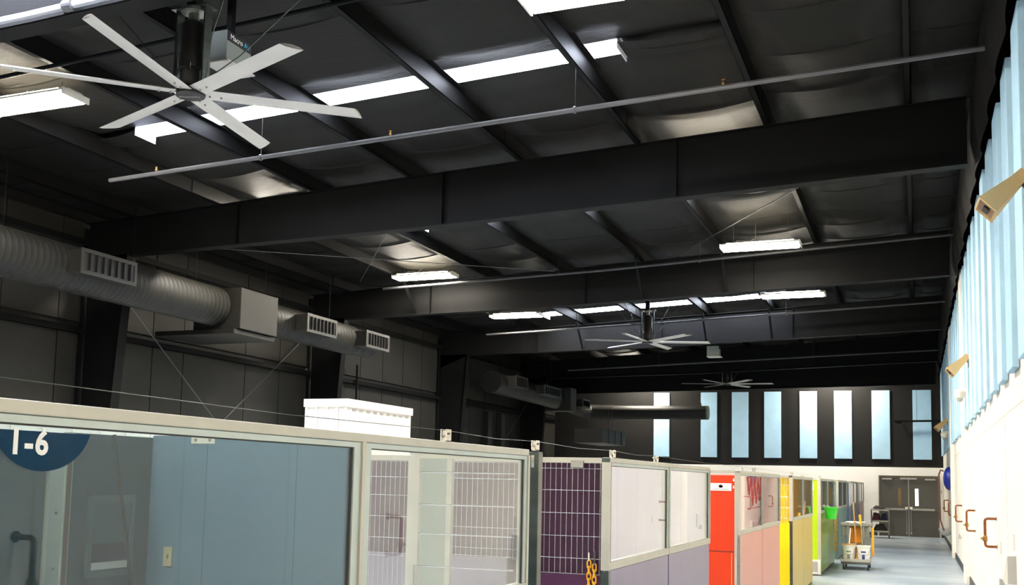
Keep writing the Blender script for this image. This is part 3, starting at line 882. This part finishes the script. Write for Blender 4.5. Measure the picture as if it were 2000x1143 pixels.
# --- block A: blue bay with numbered glass, then a clear bay
A0, AM, A1 = 1.46, 3.055, 4.65
t = thing('kennel_block', 'nearest kennel block with tinted blue glass numbered 1-6', 'kennel', (XK, A0, 0), 'kennel blocks along the aisle')
BLUEW = paint('blue_grey_wall', '#53758a', .5)
TEALW = paint('dark_teal_wall', '#2c5058', .5)
front(t, A0, A1, [BLUEW, BLUEW], [GLASS_TEAL, glass('reflection_haze_glass', (.9, .93, .92), .045, .09)], BLUEW)  # second pane's diffuse haze stands in for a stronger white wall reflection
XA = -2.626
B(XA, XK - .055, AM - .012, AM + .012, 0, 1.873).build('partition', BLUEW, t)
for x in (-2.38, -2.0):
    B(x, x + .002, AM - .0128, AM - .012, 0, 1.873).build('partition_seam', TEALW, t)
B(XA - .025, XA, 2.64, AM, 0, 1.865).build('back_wall', TEALW, t)
B(XA - .025, XA, A0 - .4, 2.55, 0, 1.862).build('back_wall', TEALW, t)
df = MB().box(XA - .03, XA + .022, 2.612, 2.64, 0, 1.862).box(XA - .03, XA + .016, 2.553, 2.612, 0, 1.845)
fr = df.build('door_frame', ALU2, t)
B(XA - .02, XA + .02, A0 - .4, 2.612, 1.83, 1.85).build('door_header', ALU2, t)
B(XA + .0225, XA + .0235, 2.616, 2.636, 0, 1.84).build('door_stop', mat('brown_seal', '#5b5048', .6), fr)
for z in (1.8, 1.6, 1.42, 1.2):
    MB().lathe((XA + .016, 2.585, z), [(.005, 0), (.005, .003)], 8, 'x').build('screw', STEEL, fr)
# translucent number disc and figures
DISC = mat('number_disc_film', '#0d3550', .5, spec=.1)
DISC.node_tree.nodes['Principled BSDF'].inputs['Alpha'].default_value = .82
pts = []
cy, cz, r = 1.69, 1.846, .110
for k in range(49):
    a = math.pi + math.pi * k / 48
    yy, zz = cy + r * 1.24 * math.cos(a), cz + r * math.sin(a)
    pts.append((XK - .0135, yy, min(zz, 1.821)))
MB().prism(pts, (.0006, 0, 0)).build('number_disc', DISC, t)
text_mesh('number_figures', '1-6', .073, WHITESIGN, basis((XK - .0122, 1.650, 1.7945), (0, 1, 0), (0, 0, 1)), t, .0004, .0022)
# transfer hatch in the back wall and its pull rod
h = MB().box(XA, XA + .012, 2.738, 2.955, 1.375, 1.40).box(XA, XA + .012, 2.738, 2.955, 1.63, 1.655).box(XA, XA + .012, 2.738, 2.756, 1.40, 1.63).box(XA, XA + .012, 2.937, 2.955, 1.40, 1.63)
hf = h.build('hatch_frame', mat('hatch_grey', '#3f6066', .5), t)
B(XA + .003, XA + .008, 2.756, 2.937, 1.49, 1.63).build('hatch_door', mat('hatch_teal', '#34565d', .45), hf)
B(XA + .001, XA + .002, 2.756, 2.937, 1.425, 1.49).build('hatch_opening', mat('hatch_dark', '#12303f', .7), hf)
B(XA + .001, XA + .004, 2.756, 2.937, 1.40, 1.425).build('hatch_sill', WHITESIGN, hf)
MB().tube([(XA + .05, 2.79, 1.865), (XA + .05, 2.935, 1.25)], .006, 8).build('pull_rod', mat('rod_dark_teal', '#10282b', .5), t)
sp = B(-2.548, -2.51, AM - .018, AM - .012, 1.40, 1.47).build('switch_plate', mat('beige_plate', '#a79f84', .5), t, bevel=.001)
B(-2.533, -2.525, AM - .026, AM - .018, 1.428, 1.444).build('toggle', mat('beige_plate', '#a79f84', .5), sp)
lp = B(-2.45, -2.347, AM - .016, AM - .012, 1.845, 1.872).build('latch_plate', WHITEP, t)
for x in (-2.43, -2.368): MB().lathe((x, AM - .016, 1.858), [(.006, 0), (.006, -.004)], 8, 'y').build('screw', STEEL, lp)
# end of the block: mesh gate
eg = MB().box(-2.34, -2.31, A1 - .04, A1 - .012, 0, 1.86).box(-2.31, XK - .055, A1 - .04, A1 - .012, 1.835, 1.86).build('gate_frame', ALU, t)
wire_grid('gate_wires', -2.31, XK - .06, A1 - .03, 1.2, 1.83, (1.767, 1.607, 1.463, 1.304, 1.14, 1.0), 3.0, t, .004)
B(-2.62, -2.43, 5.2, 5.22, 0, 1.86).build('screen_panel', mat('grey_green_panel', '#8b958a', .5), t)
B(-2.43, -2.40, 5.19, 5.225, 0, 1.86).build('screen_post', ALU, t)
MB().tube([(-2.315, A1 - .06, 1.20), (-2.315, A1 - .06, 1.31)], .007, 8).build('gate_handle', CHROME, t)

# gate post in the gap
t = thing('gate_post', 'dark stainless gate post between the glass block and purple block', 'post', (-1.765, 4.8, 0))
B(-1.795, -1.735, 4.77, 4.83, 0, 1.878).build('post_body', DSTEEL, t, bevel=.003)
B(-1.773, -1.758, 4.765, 4.77, 1.80, 1.86).build('catch_plate', CHROME, t)

# --- block B: purple
tB, xe = block('purple kennel block with wire mesh side and lilac panels', 6.07, 9.34, [LILAC, LILAC], [GLASS_CLEAR, GLASS_CLEAR], PALEL, PURPLE, True)
side_frame(tB, 6.07, xe)
B(-3.9, XK - .055, 6.11, 6.13, 0, 1.85).build('side_panel', PURPLE, tB)
B(-2.28, XK - .055, 6.065, 6.105, 0, 1.165).build('side_lower_panel', PURPLE2, tB)
B(-3.9, -2.42, 6.08, 6.105, 0, 1.24).build('side_lower_panel', LILAC, tB)
B(-2.245, -2.225, 6.06, 6.10, 0, 1.87).build('side_post', ALU, tB)
B(-3.12, -3.05, 6.06, 6.10, 0, 1.87).build('side_post', ALU, tB)
wire_grid('side_wires', -2.22, XK - .058, 6.075, 1.165, 1.86, (1.815, 1.68, 1.54, 1.40, 1.265, 1.17), .036, tB, .0024, .0016)
wire_grid('side_wires', -3.04, -2.26, 6.075, 1.24, 1.86, (1.845, 1.74, 1.43, 1.30, 1.25), .036, tB, .0024, .0016)
wire_grid('side_wires', -3.6, -3.13, 6.075, 1.0, 1.86, (1.845, 1.74, 1.62, 1.48, 1.34, 1.22), .036, tB, .0024, .0016)
B(-1.99, -1.91, 6.05, 6.066, 1.82, 1.865).build('hinge_plate', STEEL, tB)

# --- block C: red / salmon
SALMON = paint('salmon_panel', '#dc9481', .3)
REDP = paint('red_orange_panel', '#d03c18', .3)
PINKW = paint('pink_wall', '#e8b9b0', .5)
tC, xe = block('red kennel block with white notice on its red door', 11.06, 14.5, [SALMON, SALMON], [GLASS_CLEAR, GLASS_CLEAR], PINKW, REDP, False)
side_frame(tC, 11.06, xe, m=STEEL)
B(-1.80, -1.772, 11.045, 11.075, 0, 1.85).build('door_edge', ALU, tC)
dr = B(-2.6, -1.80, 11.05, 11.08, 1.03, 1.83).build('red_door', REDP, tC)
lw = B(-2.6, -1.80, 11.05, 11.08, 0, 1.015).build('red_door_lower', REDP, tC)
B(-2.6, -1.80, 11.055, 11.07, 1.012, 1.033).build('door_joint', mat('dark_red_joint', '#8c2a1c', .5), tC)
sg = B(-2.30, -1.832, 11.043, 11.049, 1.665, 1.745).build('notice', WHITESIGN, dr, bevel=.002)
MB().lathe((-1.945, 11.043, 1.715), [(.02, 0), (.02, -.001)], 12, 'y').box(-1.967, -1.923, 11.042, 11.043, 1.70, 1.722).build('notice_emblem', SIGNINK, sg)
B(-2.03, -1.86, 11.042, 11.043, 1.678, 1.684).build('notice_line', SIGNINK, sg)
for z in (1.78, 1.705):
    MB().lathe((-1.81, 11.049, z + .012), [(.006, 0), (.006, -.001)], 8, 'y').box(-1.817, -1.803, 11.048, 11.049, z - .012, z + .006).build('white_figure_mark', WHITESIGN, dr)
B(-1.832, -1.825, 11.043, 11.049, 0, 1.01).build('yellow_stripe', mat('pale_orange_stripe', '#f2a04a', .5), lw)
# --- block D: yellow
TANP = paint('tan_yellow_panel', '#d3b94c', .3)
YEL = paint('yellow_panel', '#f2cf12', .3)
OCHRE = paint('ochre_wall', '#cba63c', .5)
tD, xe = block('yellow kennel block with mesh over yellow side', 16.0, 19.22, [TANP, TANP], [glass('amber_window_glass', (.9, .85, .67)), GLASS_CLEAR], OCHRE, YEL, True)
side_frame(tD, 16.0, xe, m=DSTEEL)
B(-2.9, XK - .055, 16.03, 16.05, 0, 1.85).build('side_panel', YEL, tD)
B(-2.9, XK - .045, 15.99, 16.02, 0, 1.17).build('side_lower_panel', YEL, tD)
B(-1.86, -1.85, 17.66, 19.17, 1.24, 1.84).build('reflection_sheet', WHITEP, tD)  # white sheet added behind the pane in place of its reflection
wire_grid('side_wires', -2.3, XK - .058, 16.0, 1.17, 1.85, (1.74, 1.56, 1.40, 1.24), .035, tD, .004, .003)
# --- block E: green
OLIVE = paint('olive_green_panel', '#7d9a2a', .22)
LIME = paint('lime_panel', '#a3c21c', .3)
GREENW = paint('dark_green_wall', '#5b6b4e', .5)
tE, xe = block('green kennel block with lime door and white dog hatch', 20.9, 24.55, [OLIVE, OLIVE], [GLASS_CLEAR, GLASS_CLEAR], GREENW, LIME, False)
side_frame(tE, 20.9, xe, m=ALU)
B(-1.80, -1.772, 20.885, 20.92, .3, 1.85).build('door_edge', ALU, tE)
dr = B(-2.6, -1.80, 20.89, 20.92, .31, 1.84).build('lime_door', LIME, tE)
B(-1.99, -1.875, 20.884, 20.8895, 1.64, 1.79).build('notice', WHITESIGN, dr)
B(-1.99, -1.875, 20.884, 20.8895, 1.56, 1.575).build('notice_line', WHITESIGN, dr)
hf = MB().box(-2.1, XK - .01, 20.86, 20.9, .27, .31).box(-2.1, XK - .01, 20.86, 20.9, .03, .07).box(-1.80, XK - .01, 20.86, 20.9, .07, .27).build('hatch_frame', WHITEP, tE)
B(-2.1, -1.80, 20.87, 20.895, .07, .27).build('hatch_door', GREYP, hf)
# --- blocks F, G, H: teal, blue, mauve
TEALP = paint('teal_panel', '#5f8f8c', .3); TEALD = paint('teal_side', '#6f9f98', .35)
tF, xe = block('teal kennel block behind the hanging green bucket', 25.8, 29.1, [TEALP, TEALP], [GLASS_BLUE, GLASS_BLUE], TEALW, TEALD, True)
side_frame(tF, 25.8, xe, m=STEEL)
B(-2.7, XK - .055, 25.83, 25.85, 0, 1.85).build('side_panel', TEALD, tF)
wire_grid('side_wires', -2.3, XK - .058, 25.8, 1.17, 1.85, (1.74, 1.56, 1.40, 1.24), .035, tF, .005, .003)
BLUEP = paint('slate_blue_panel', '#4d6485', .3)
tG, xe = block('slate blue kennel block with blue tinted glass', 30.75, 34.05, [BLUEP, BLUEP], [GLASS_BLUE, GLASS_BLUE], BLUEP, BLUEP, True)
side_frame(tG, 30.75, xe, m=STEEL)
B(-2.7, XK - .055, 30.78, 30.80, 0, 1.85).build('side_panel', BLUEP, tG)
MAUVE = paint('mauve_panel', '#b19a9c', .4)
tH, xe = block('mauve kennel block farthest down the aisle', 35.7, 38.6, [MAUVE, MAUVE], [GLASS_CLEAR, GLASS_CLEAR], PALEL, MAUVE, True)
side_frame(tH, 35.7, xe, m=STEEL)
B(-2.7, XK - .055, 35.73, 35.75, 0, 1.85).build('side_panel', MAUVE, tH)
wire_grid('side_wires', -2.3, XK - .058, 35.7, 1.17, 1.85, (1.74, 1.56, 1.40, 1.24), .035, tH, .005, .003)

# red zigzag reflection, drawn as solid lines on the red block's window
t = thing('zigzag_reflection', 'red zigzag reflection drawn on the red block window', 'reflection', (XK - .01, 12, 1.7))
ZIGZAG = mat('red_zigzag', '#a8362e', .6)
low = (1.62, 1.50, 1.52, 1.55)
pts = []
for k in range(4):
    pts += [(XK - .009, 11.62 + k * .27, 1.822), (XK - .009, 11.755 + k * .27, low[k])]
pts.append((XK - .009, 12.68, 1.822))
MB().tube(pts, .006, 5).build('zigzag_line', ZIGZAG, t)
MB().tube([(XK - .009, 11.45, 1.605), (XK - .009, 12.68, 1.60)], .005, 5).build('cross_line', ZIGZAG, t)
MB().tube([(XK - .009, 11.7, 1.47), (XK - .009, 12.68, 1.47)], .005, 5).build('cross_line', ZIGZAG, t)

# clamps and safety cable along the kennel tops
CL = [(3.75, 'above the clear glass bay of the nearest block'), (4.8, 'on top of the dark gate post'), (6.2, 'at the purple mesh corner'), (7.35, 'above the middle of the purple block'), (11.3, 'at the near corner of the red block'), (12.2, 'above the middle of the red block'), (16.1, 'at the near corner of the yellow block'), (17.6, 'above the middle of yellow block'), (21.0, 'at the near corner of the green block')]
for y, l in CL:
    t = thing('cable_clamp', 'small metal roller clamp ' + l, 'clamp', (XK - .03, y, ZT), 'roller clamps on the kennel tops')
    x = XK - .03
    x = -1.765
    MB().box(x - .014, x - .009, y - .022, y + .022, ZT, ZT + .05).box(x + .009, x + .014, y - .022, y + .022, ZT, ZT + .05).box(x - .014, x + .014, y - .022, y + .022, ZT - .001, ZT + .004).build('bracket', CHROME, t)
    MB().lathe((x, y, ZT + .032), [(.016, -.008), (.010, 0), (.016, .008)], 14, 'x').build('roller', WHITEP, t)
    MB().tube([(x - .024, y, ZT + .032), (x + .02, y, ZT + .032)], .005, 6).build('axle_pin', CHROME, t)
cb = [(-1.765, A0, ZT + .045)] + [(-1.765, y, ZT + .046) for y, _ in CL]
pts = []
for a, b in zip(cb[:-1], cb[1:]):
    pts += [a, tuple((Vector(a) + Vector(b)) / 2 - Vector((0, 0, .01)))]
pts.append(cb[-1])
tag(MB().tube(pts, .0013, 5).build('steel_cable', DSTEEL), 'thin steel cable strung along the tops of the kennels', 'cable')

# yellow plastic chains
def chain(x, y, z1, z0, label, s=1.0):
    t = thing('plastic_chain', label, 'chain', (x, y, z1), 'yellow plastic chains')
    for strand, (dx, ph) in enumerate(((-.017 * s, 0), (.017 * s, .5))):
        z = z1 - .04 * s * ph; k = 0
        while z > z0:
            L, Wd = .048 * s, .012 * s
            pts = []
            for q in range(13):
                a = 2 * math.pi * q / 12
                u = Wd * math.cos(a); w = (L / 2 - Wd) * (1 if math.sin(a) > 0 else -1) * (1 if abs(math.sin(a)) > 1e-6 else 0) + Wd * math.sin(a)
                if k % 2 == 0: pts.append((x + dx + u, y, z + w))
                else: pts.append((x + dx, y + u, z + w))
            MB().tube(pts, .0042 * s, 5).build('chain_link', YELLOW, t)
            z -= .036 * s; k += 1
    MB().tube([(x - .017 * s, y, z1 + .02 * s), (x - .017 * s, y, z1 + .07 * s)], .005 * s, 6).build('snap_hook', CHROME, t)
    MB().tube([(x + .017 * s, y, z1 + .0), (x + .017 * s, y, z1 + .08 * s)], .005 * s, 6).build('snap_hook', DSTEEL, t)
chain(-1.845, 6.045, 1.235, .75, 'doubled yellow plastic chain hanging on the purple mesh')
chain(-1.725, 24.4, 1.16, .30, 'yellow chain hanging beside the green block', 1.7)

# green bucket on the green block
t = thing('bucket', 'bright green bucket hooked on the green block', 'bucket', (-1.6, 21.6, 1.08))
MB().lathe((-1.6, 21.6, 1.08), [(.095, 0), (.13, .21), (.145, .215), (.145, .235), (.125, .235), (.09, .02)], 20).build('pail', GREENB, t, smooth=True)
MB().tube([(-1.735, 21.6, 1.28), (-1.735, 21.6, 1.33), (-1.66, 21.6, 1.345), (-1.6, 21.47, 1.305)], .006, 6).build('hook', WHITEP, t)

# ------------------------------------------------------------------ white cabinet behind the kennels
t = thing('metal_cabinet', 'tall white ribbed metal cabinet rising behind the kennels', 'cabinet', (-4.97, 8.6, 0))
B(-5.19, -4.755, 8.01, 9.26, 0, 2.36).build('body', WHITEMETAL, t)
B(-5.205, -4.74, 7.995, 9.275, 2.36, 2.432).build('cap', WHITEMETAL, t)
for x in (-5.19, -5.08, -4.97, -4.86, -4.775):
    B(x, x + .02, 7.998, 8.01, 0, 2.355).build('rib', WHITEMETAL, t)
for k in range(9):
    y = 8.1 + k * .13
    B(-4.7545, -4.751, y, y + .06, 2.325, 2.345).build('vent_notch', GREYP, t)
t = thing('low_partition', 'low white ribbed partition seen through the nearest glass', 'partition', (-5.25, 5.5, 0))
B(-5.25, -5.21, 3.2, 7.4, 0, 2.06).build('sheet', WHITEMETAL, t)
for k in range(17):
    B(-5.21, -5.198, 3.25 + k * .25, 3.29 + k * .25, 0, 2.05).build('rib', WHITEMETAL, t)

# ------------------------------------------------------------------ carts and cleaning gear
def wheel(x, y, r, parent, m=RUBBER):
    w = MB().lathe((x, y, r), [(r * .6, -.016), (r, -.012), (r, .012), (r * .6, .016)], 16, 'x').build('caster', m, parent, smooth=True)
    MB().box(x - .02, x + .02, y - .02, y + .02, r * 1.2, r * 2.2).build('caster_fork', STEEL, w)
cx0, cx1, cy0, cy1 = -1.50, -.93, 22.75, 23.75
t = thing('janitor_cart', 'grey plastic janitor cart beside the green block', 'cart', ((cx0 + cx1) / 2, 23.2, 0))
B(cx0, cx1, cy0, cy1, .12, .17).build('deck', DGREYP, t, bevel=.01)
lipm = MB().box(cx0, cx1, cy0 - .01, cy0 + .01, .17, .23).box(cx0 - .01, cx0 + .01, cy0, cy1, .17, .23).box(cx1 - .01, cx1 + .01, cy0, cy1, .17, .23)
lipm.build('deck_rim', GREYP, t)
CARTG = mat('cart_grey', '#7b7c72', .5)
for x in (cx0 + .02, cx1 - .14):
    mbp = MB().box(x - .01, x + .03, cy0 + .40, cy0 + .50, .17, .93).box(x + .09, x + .13, cy0 + .40, cy0 + .50, .17, .93)
    mbp.box(x + .03, x + .09, cy0 + .44, cy0 + .48, .17, .40).box(x + .03, x + .09, cy0 + .44, cy0 + .48, .70, .93)
    mbp.build('upright', CARTG, t)
B(cx0 + .14, cx1 - .14, cy0 + .42, cy1 - .05, .5, .53).build('shelf', CARTG, t)
B(cx0 - .02, cx1 + .04, cy0 + .38, cy1, .90, .96).build('top_tray', CARTG, t, bevel=.01)
for x0, x1, z0, z1 in ((-1.36, -1.27, .54, .88), (-1.26, -1.10, .54, .89), (-1.34, -1.13, .18, .49)):
    B(x0, x1, cy0 + .55, cy0 + .75, z0, z1).build('storage_bin', ORANGE, t, bevel=.006)
for x in (-1.37, -1.11):
    B(x, x + .03, cy0 + .46, cy0 + .53, .36, .5).build('bin_clip', RUBBER, t)
for x, y in ((cx0 + .05, cy0 + .08), (cx1 - .03, cy0 + .08), (cx0 + .05, cy1 - .1), (cx1 - .03, cy1 - .1)):
    wheel(x, y, .06 if x < -1.2 else .085, t)
def pail(x, y, z, label):
    p = thing('white_pail', label, 'bucket', (x, y, z), 'white pails on the janitor cart')
    MB().lathe((x, y, z), [(.115, 0), (.135, .30), (.145, .305), (.145, .335), (.13, .335), (.11, .02)], 20).build('pail_body', WHITESIGN, p, smooth=True)
    MB().tube([(x - .14, y, z + .29), (x - .1, y - .13, z + .16), (x, y - .165, z + .12), (x + .1, y - .13, z + .16), (x + .14, y, z + .29)], .004, 5).build('wire_handle', STEEL, p)
    mb = MB()
    for a0, a1, z0, z1 in ((-1.95, -1.2, .19, .22), (-1.8, -1.35, .05, .15)):
        pts = [(x + (.122 + .05 * zz) * math.cos(a), y + (.122 + .05 * zz) * math.sin(a), z + zz) for a, zz in ((a0, z0), ((a0 + a1) / 2, z0), (a1, z0), (a1, z1), ((a0 + a1) / 2, z1), (a0, z1))]
        mb.prism(pts, (0, -.004, 0))
    mb.build('printed_label', SIGNINK if x < -1.2 else NAVY, p)
pail(-1.345, 22.92, .175, 'white pail on the left of the janitor cart')
pail(-1.05, 22.92, .175, 'white pail with a dark label on the right of janitor cart')
t = thing('broom', 'broom with long wooden handle leaning on the janitor cart', 'broom', (-1.17, 22.85, .2))
MB().tube([(-1.185, 22.88, .24), (-1.26, 23.12, 1.40)], .013, 8).build('handle', WOODH, t)
MB().box(-1.21, -1.16, 22.80, 22.93, .175, .25).build('brush_head', WOODH, t)
t = thing('squeegee', 'squeegee with yellow grip standing in the right white pail', 'squeegee', (-1.08, 22.92, .2))
MB().tube([(-1.06, 22.93, .22), (-1.115, 23.12, 1.0)], .012, 8).build('pole', CHROME, t)
MB().tube([(-1.112, 23.11, .93), (-1.132, 23.17, 1.14)], [.022, .027], 8).build('grip', YELLOW, t)
t = thing('push_broom', 'short push broom lying across the left white pail', 'broom', (-1.4, 22.9, .5))
MB().bar((-1.47, 22.8, .525), (-1.21, 22.8, .535), .05, .03).build('broom_block', WOODH, t)
MB().tube([(-1.33, 22.82, .54), (-1.32, 23.15, .85)], .012, 8).build('handle', WHITEP, t)
t = thing('caution_sign', 'folded yellow caution sign on the side of the janitor cart', 'floor sign', (-.9, 23.2, .5))
MB().box(-.895, -.875, 23.05, 23.32, .28, .88).build('front_leaf', YELLOW, t, bevel=.004)
MB().box(-.872, -.855, 23.05, 23.32, .28, .88).build('rear_leaf', YELLOW, t, bevel=.004)
t = thing('folded_cloth', 'white cloth lying on top of the janitor cart', 'cloth', (-1.2, 23.3, .96))
mb = MB(); n = 8
for i in range(n + 1):
    for j in range(n + 1):
        mb.v.append((-1.42 + .38 * i / n, 23.16 + .3 * j / n, .965 + .02 + .016 * math.sin(i * 1.9) * math.cos(j * 1.4)))
for i in range(n):
    for j in range(n):
        a = i * (n + 1) + j; mb.f.append((a, a + 1, a + n + 2, a + n + 1))
ob = mb.build('cloth_sheet', WHITESIGN, t, smooth=True)
md = ob.modifiers.new('thick', 'SOLIDIFY'); md.thickness = .02

# laundry cart by the far door
t = thing('utility_cart', 'steel three-shelf utility cart beside the far double door', 'cart', (-1.18, 37.9, 0))
ux0, ux1, uy0, uy1 = -1.47, -.90, 37.6, 38.25
for z in (.20, .55, .93):
    MB().box(ux0, ux1, uy0, uy1, z, z + .02).box(ux0, ux1, uy0 - .008, uy0, z - .005, z + .05).box(ux1, ux1 + .008, uy0, uy1, z - .005, z + .05).build('shelf', STEEL, t)
for x in (ux0, ux1):
    for y in (uy0, uy1):
        MB().tube([(x, y, .13), (x, y, .99)], .013, 8).build('upright', STEEL, t)
        wheel(x, y, .06, t)
MB().tube([(ux1, uy0, .98), (ux1 + .08, uy0, 1.0), (ux1 + .1, uy0 + .1, 1.0), (ux1 + .1, uy1 - .1, 1.0), (ux1, uy1, .98)], .012, 8).build('push_handle', STEEL, t)
def towel(x0, x1, y0, y1, z, h, m, label):
    o = MB(); n, k = 10, 6
    rnd = random.Random(int(x0 * 1000 + z * 77))
    for i in range(n + 1):
        for j in range(k + 1):
            s, q = i / n, j / k
            ed = min(1, 4 * min(s, 1 - s) + .25) * min(1, 4 * min(q, 1 - q) + .3)
            o.v.append((x0 + (x1 - x0) * s, y0 + (y1 - y0) * q, z + h * ed * (1 + rnd.uniform(-.12, .12))))
    for i in range(n):
        for j in range(k):
            a = i * (k + 1) + j; o.f.append((a, a + k + 1, a + k + 2, a + 1))
    base = len(o.v)
    o.v += [(x0, y0, z), (x1, y0, z), (x1, y1, z), (x0, y1, z)]
    o.f.append((base, base + 1, base + 2, base + 3))
    o.f.append(tuple([base] + [i * (k + 1) for i in range(n + 1)] + [base + 1]))
    o.f.append(tuple([base + 3] + [i * (k + 1) + k for i in range(n + 1)] + [base + 2]))
    o.f.append(tuple([base] + list(range(0, k + 1)) + [base + 3]))
    o.f.append(tuple([base + 1] + [n * (k + 1) + j for j in range(k + 1)] + [base + 2]))
    tag(o.build('folded_towel', m, None, smooth=True), label, 'towel', 'towels on the utility cart')
towel(-1.45, -1.17, 37.61, 38.2, .575, .26, TOWEL[0], 'maroon folded towels on the middle shelf of utility cart')
towel(-1.15, -.92, 37.61, 38.2, .575, .25, TOWEL[1], 'navy folded towels on the middle shelf of utility cart')
towel(-1.40, -.96, 37.61, 38.2, .222, .22, TOWEL[2], 'charcoal folded cloth on the bottom shelf of utility cart')
towel(-1.44, -.98, 37.62, 38.2, .95, .03, TOWEL[3], 'pale pink cloth on the top shelf of utility cart')
towel(-1.42, -1.02, 37.66, 38.15, .99, .10, TOWEL[2], 'dark folded cloth on top of the pink cloth on utility cart')
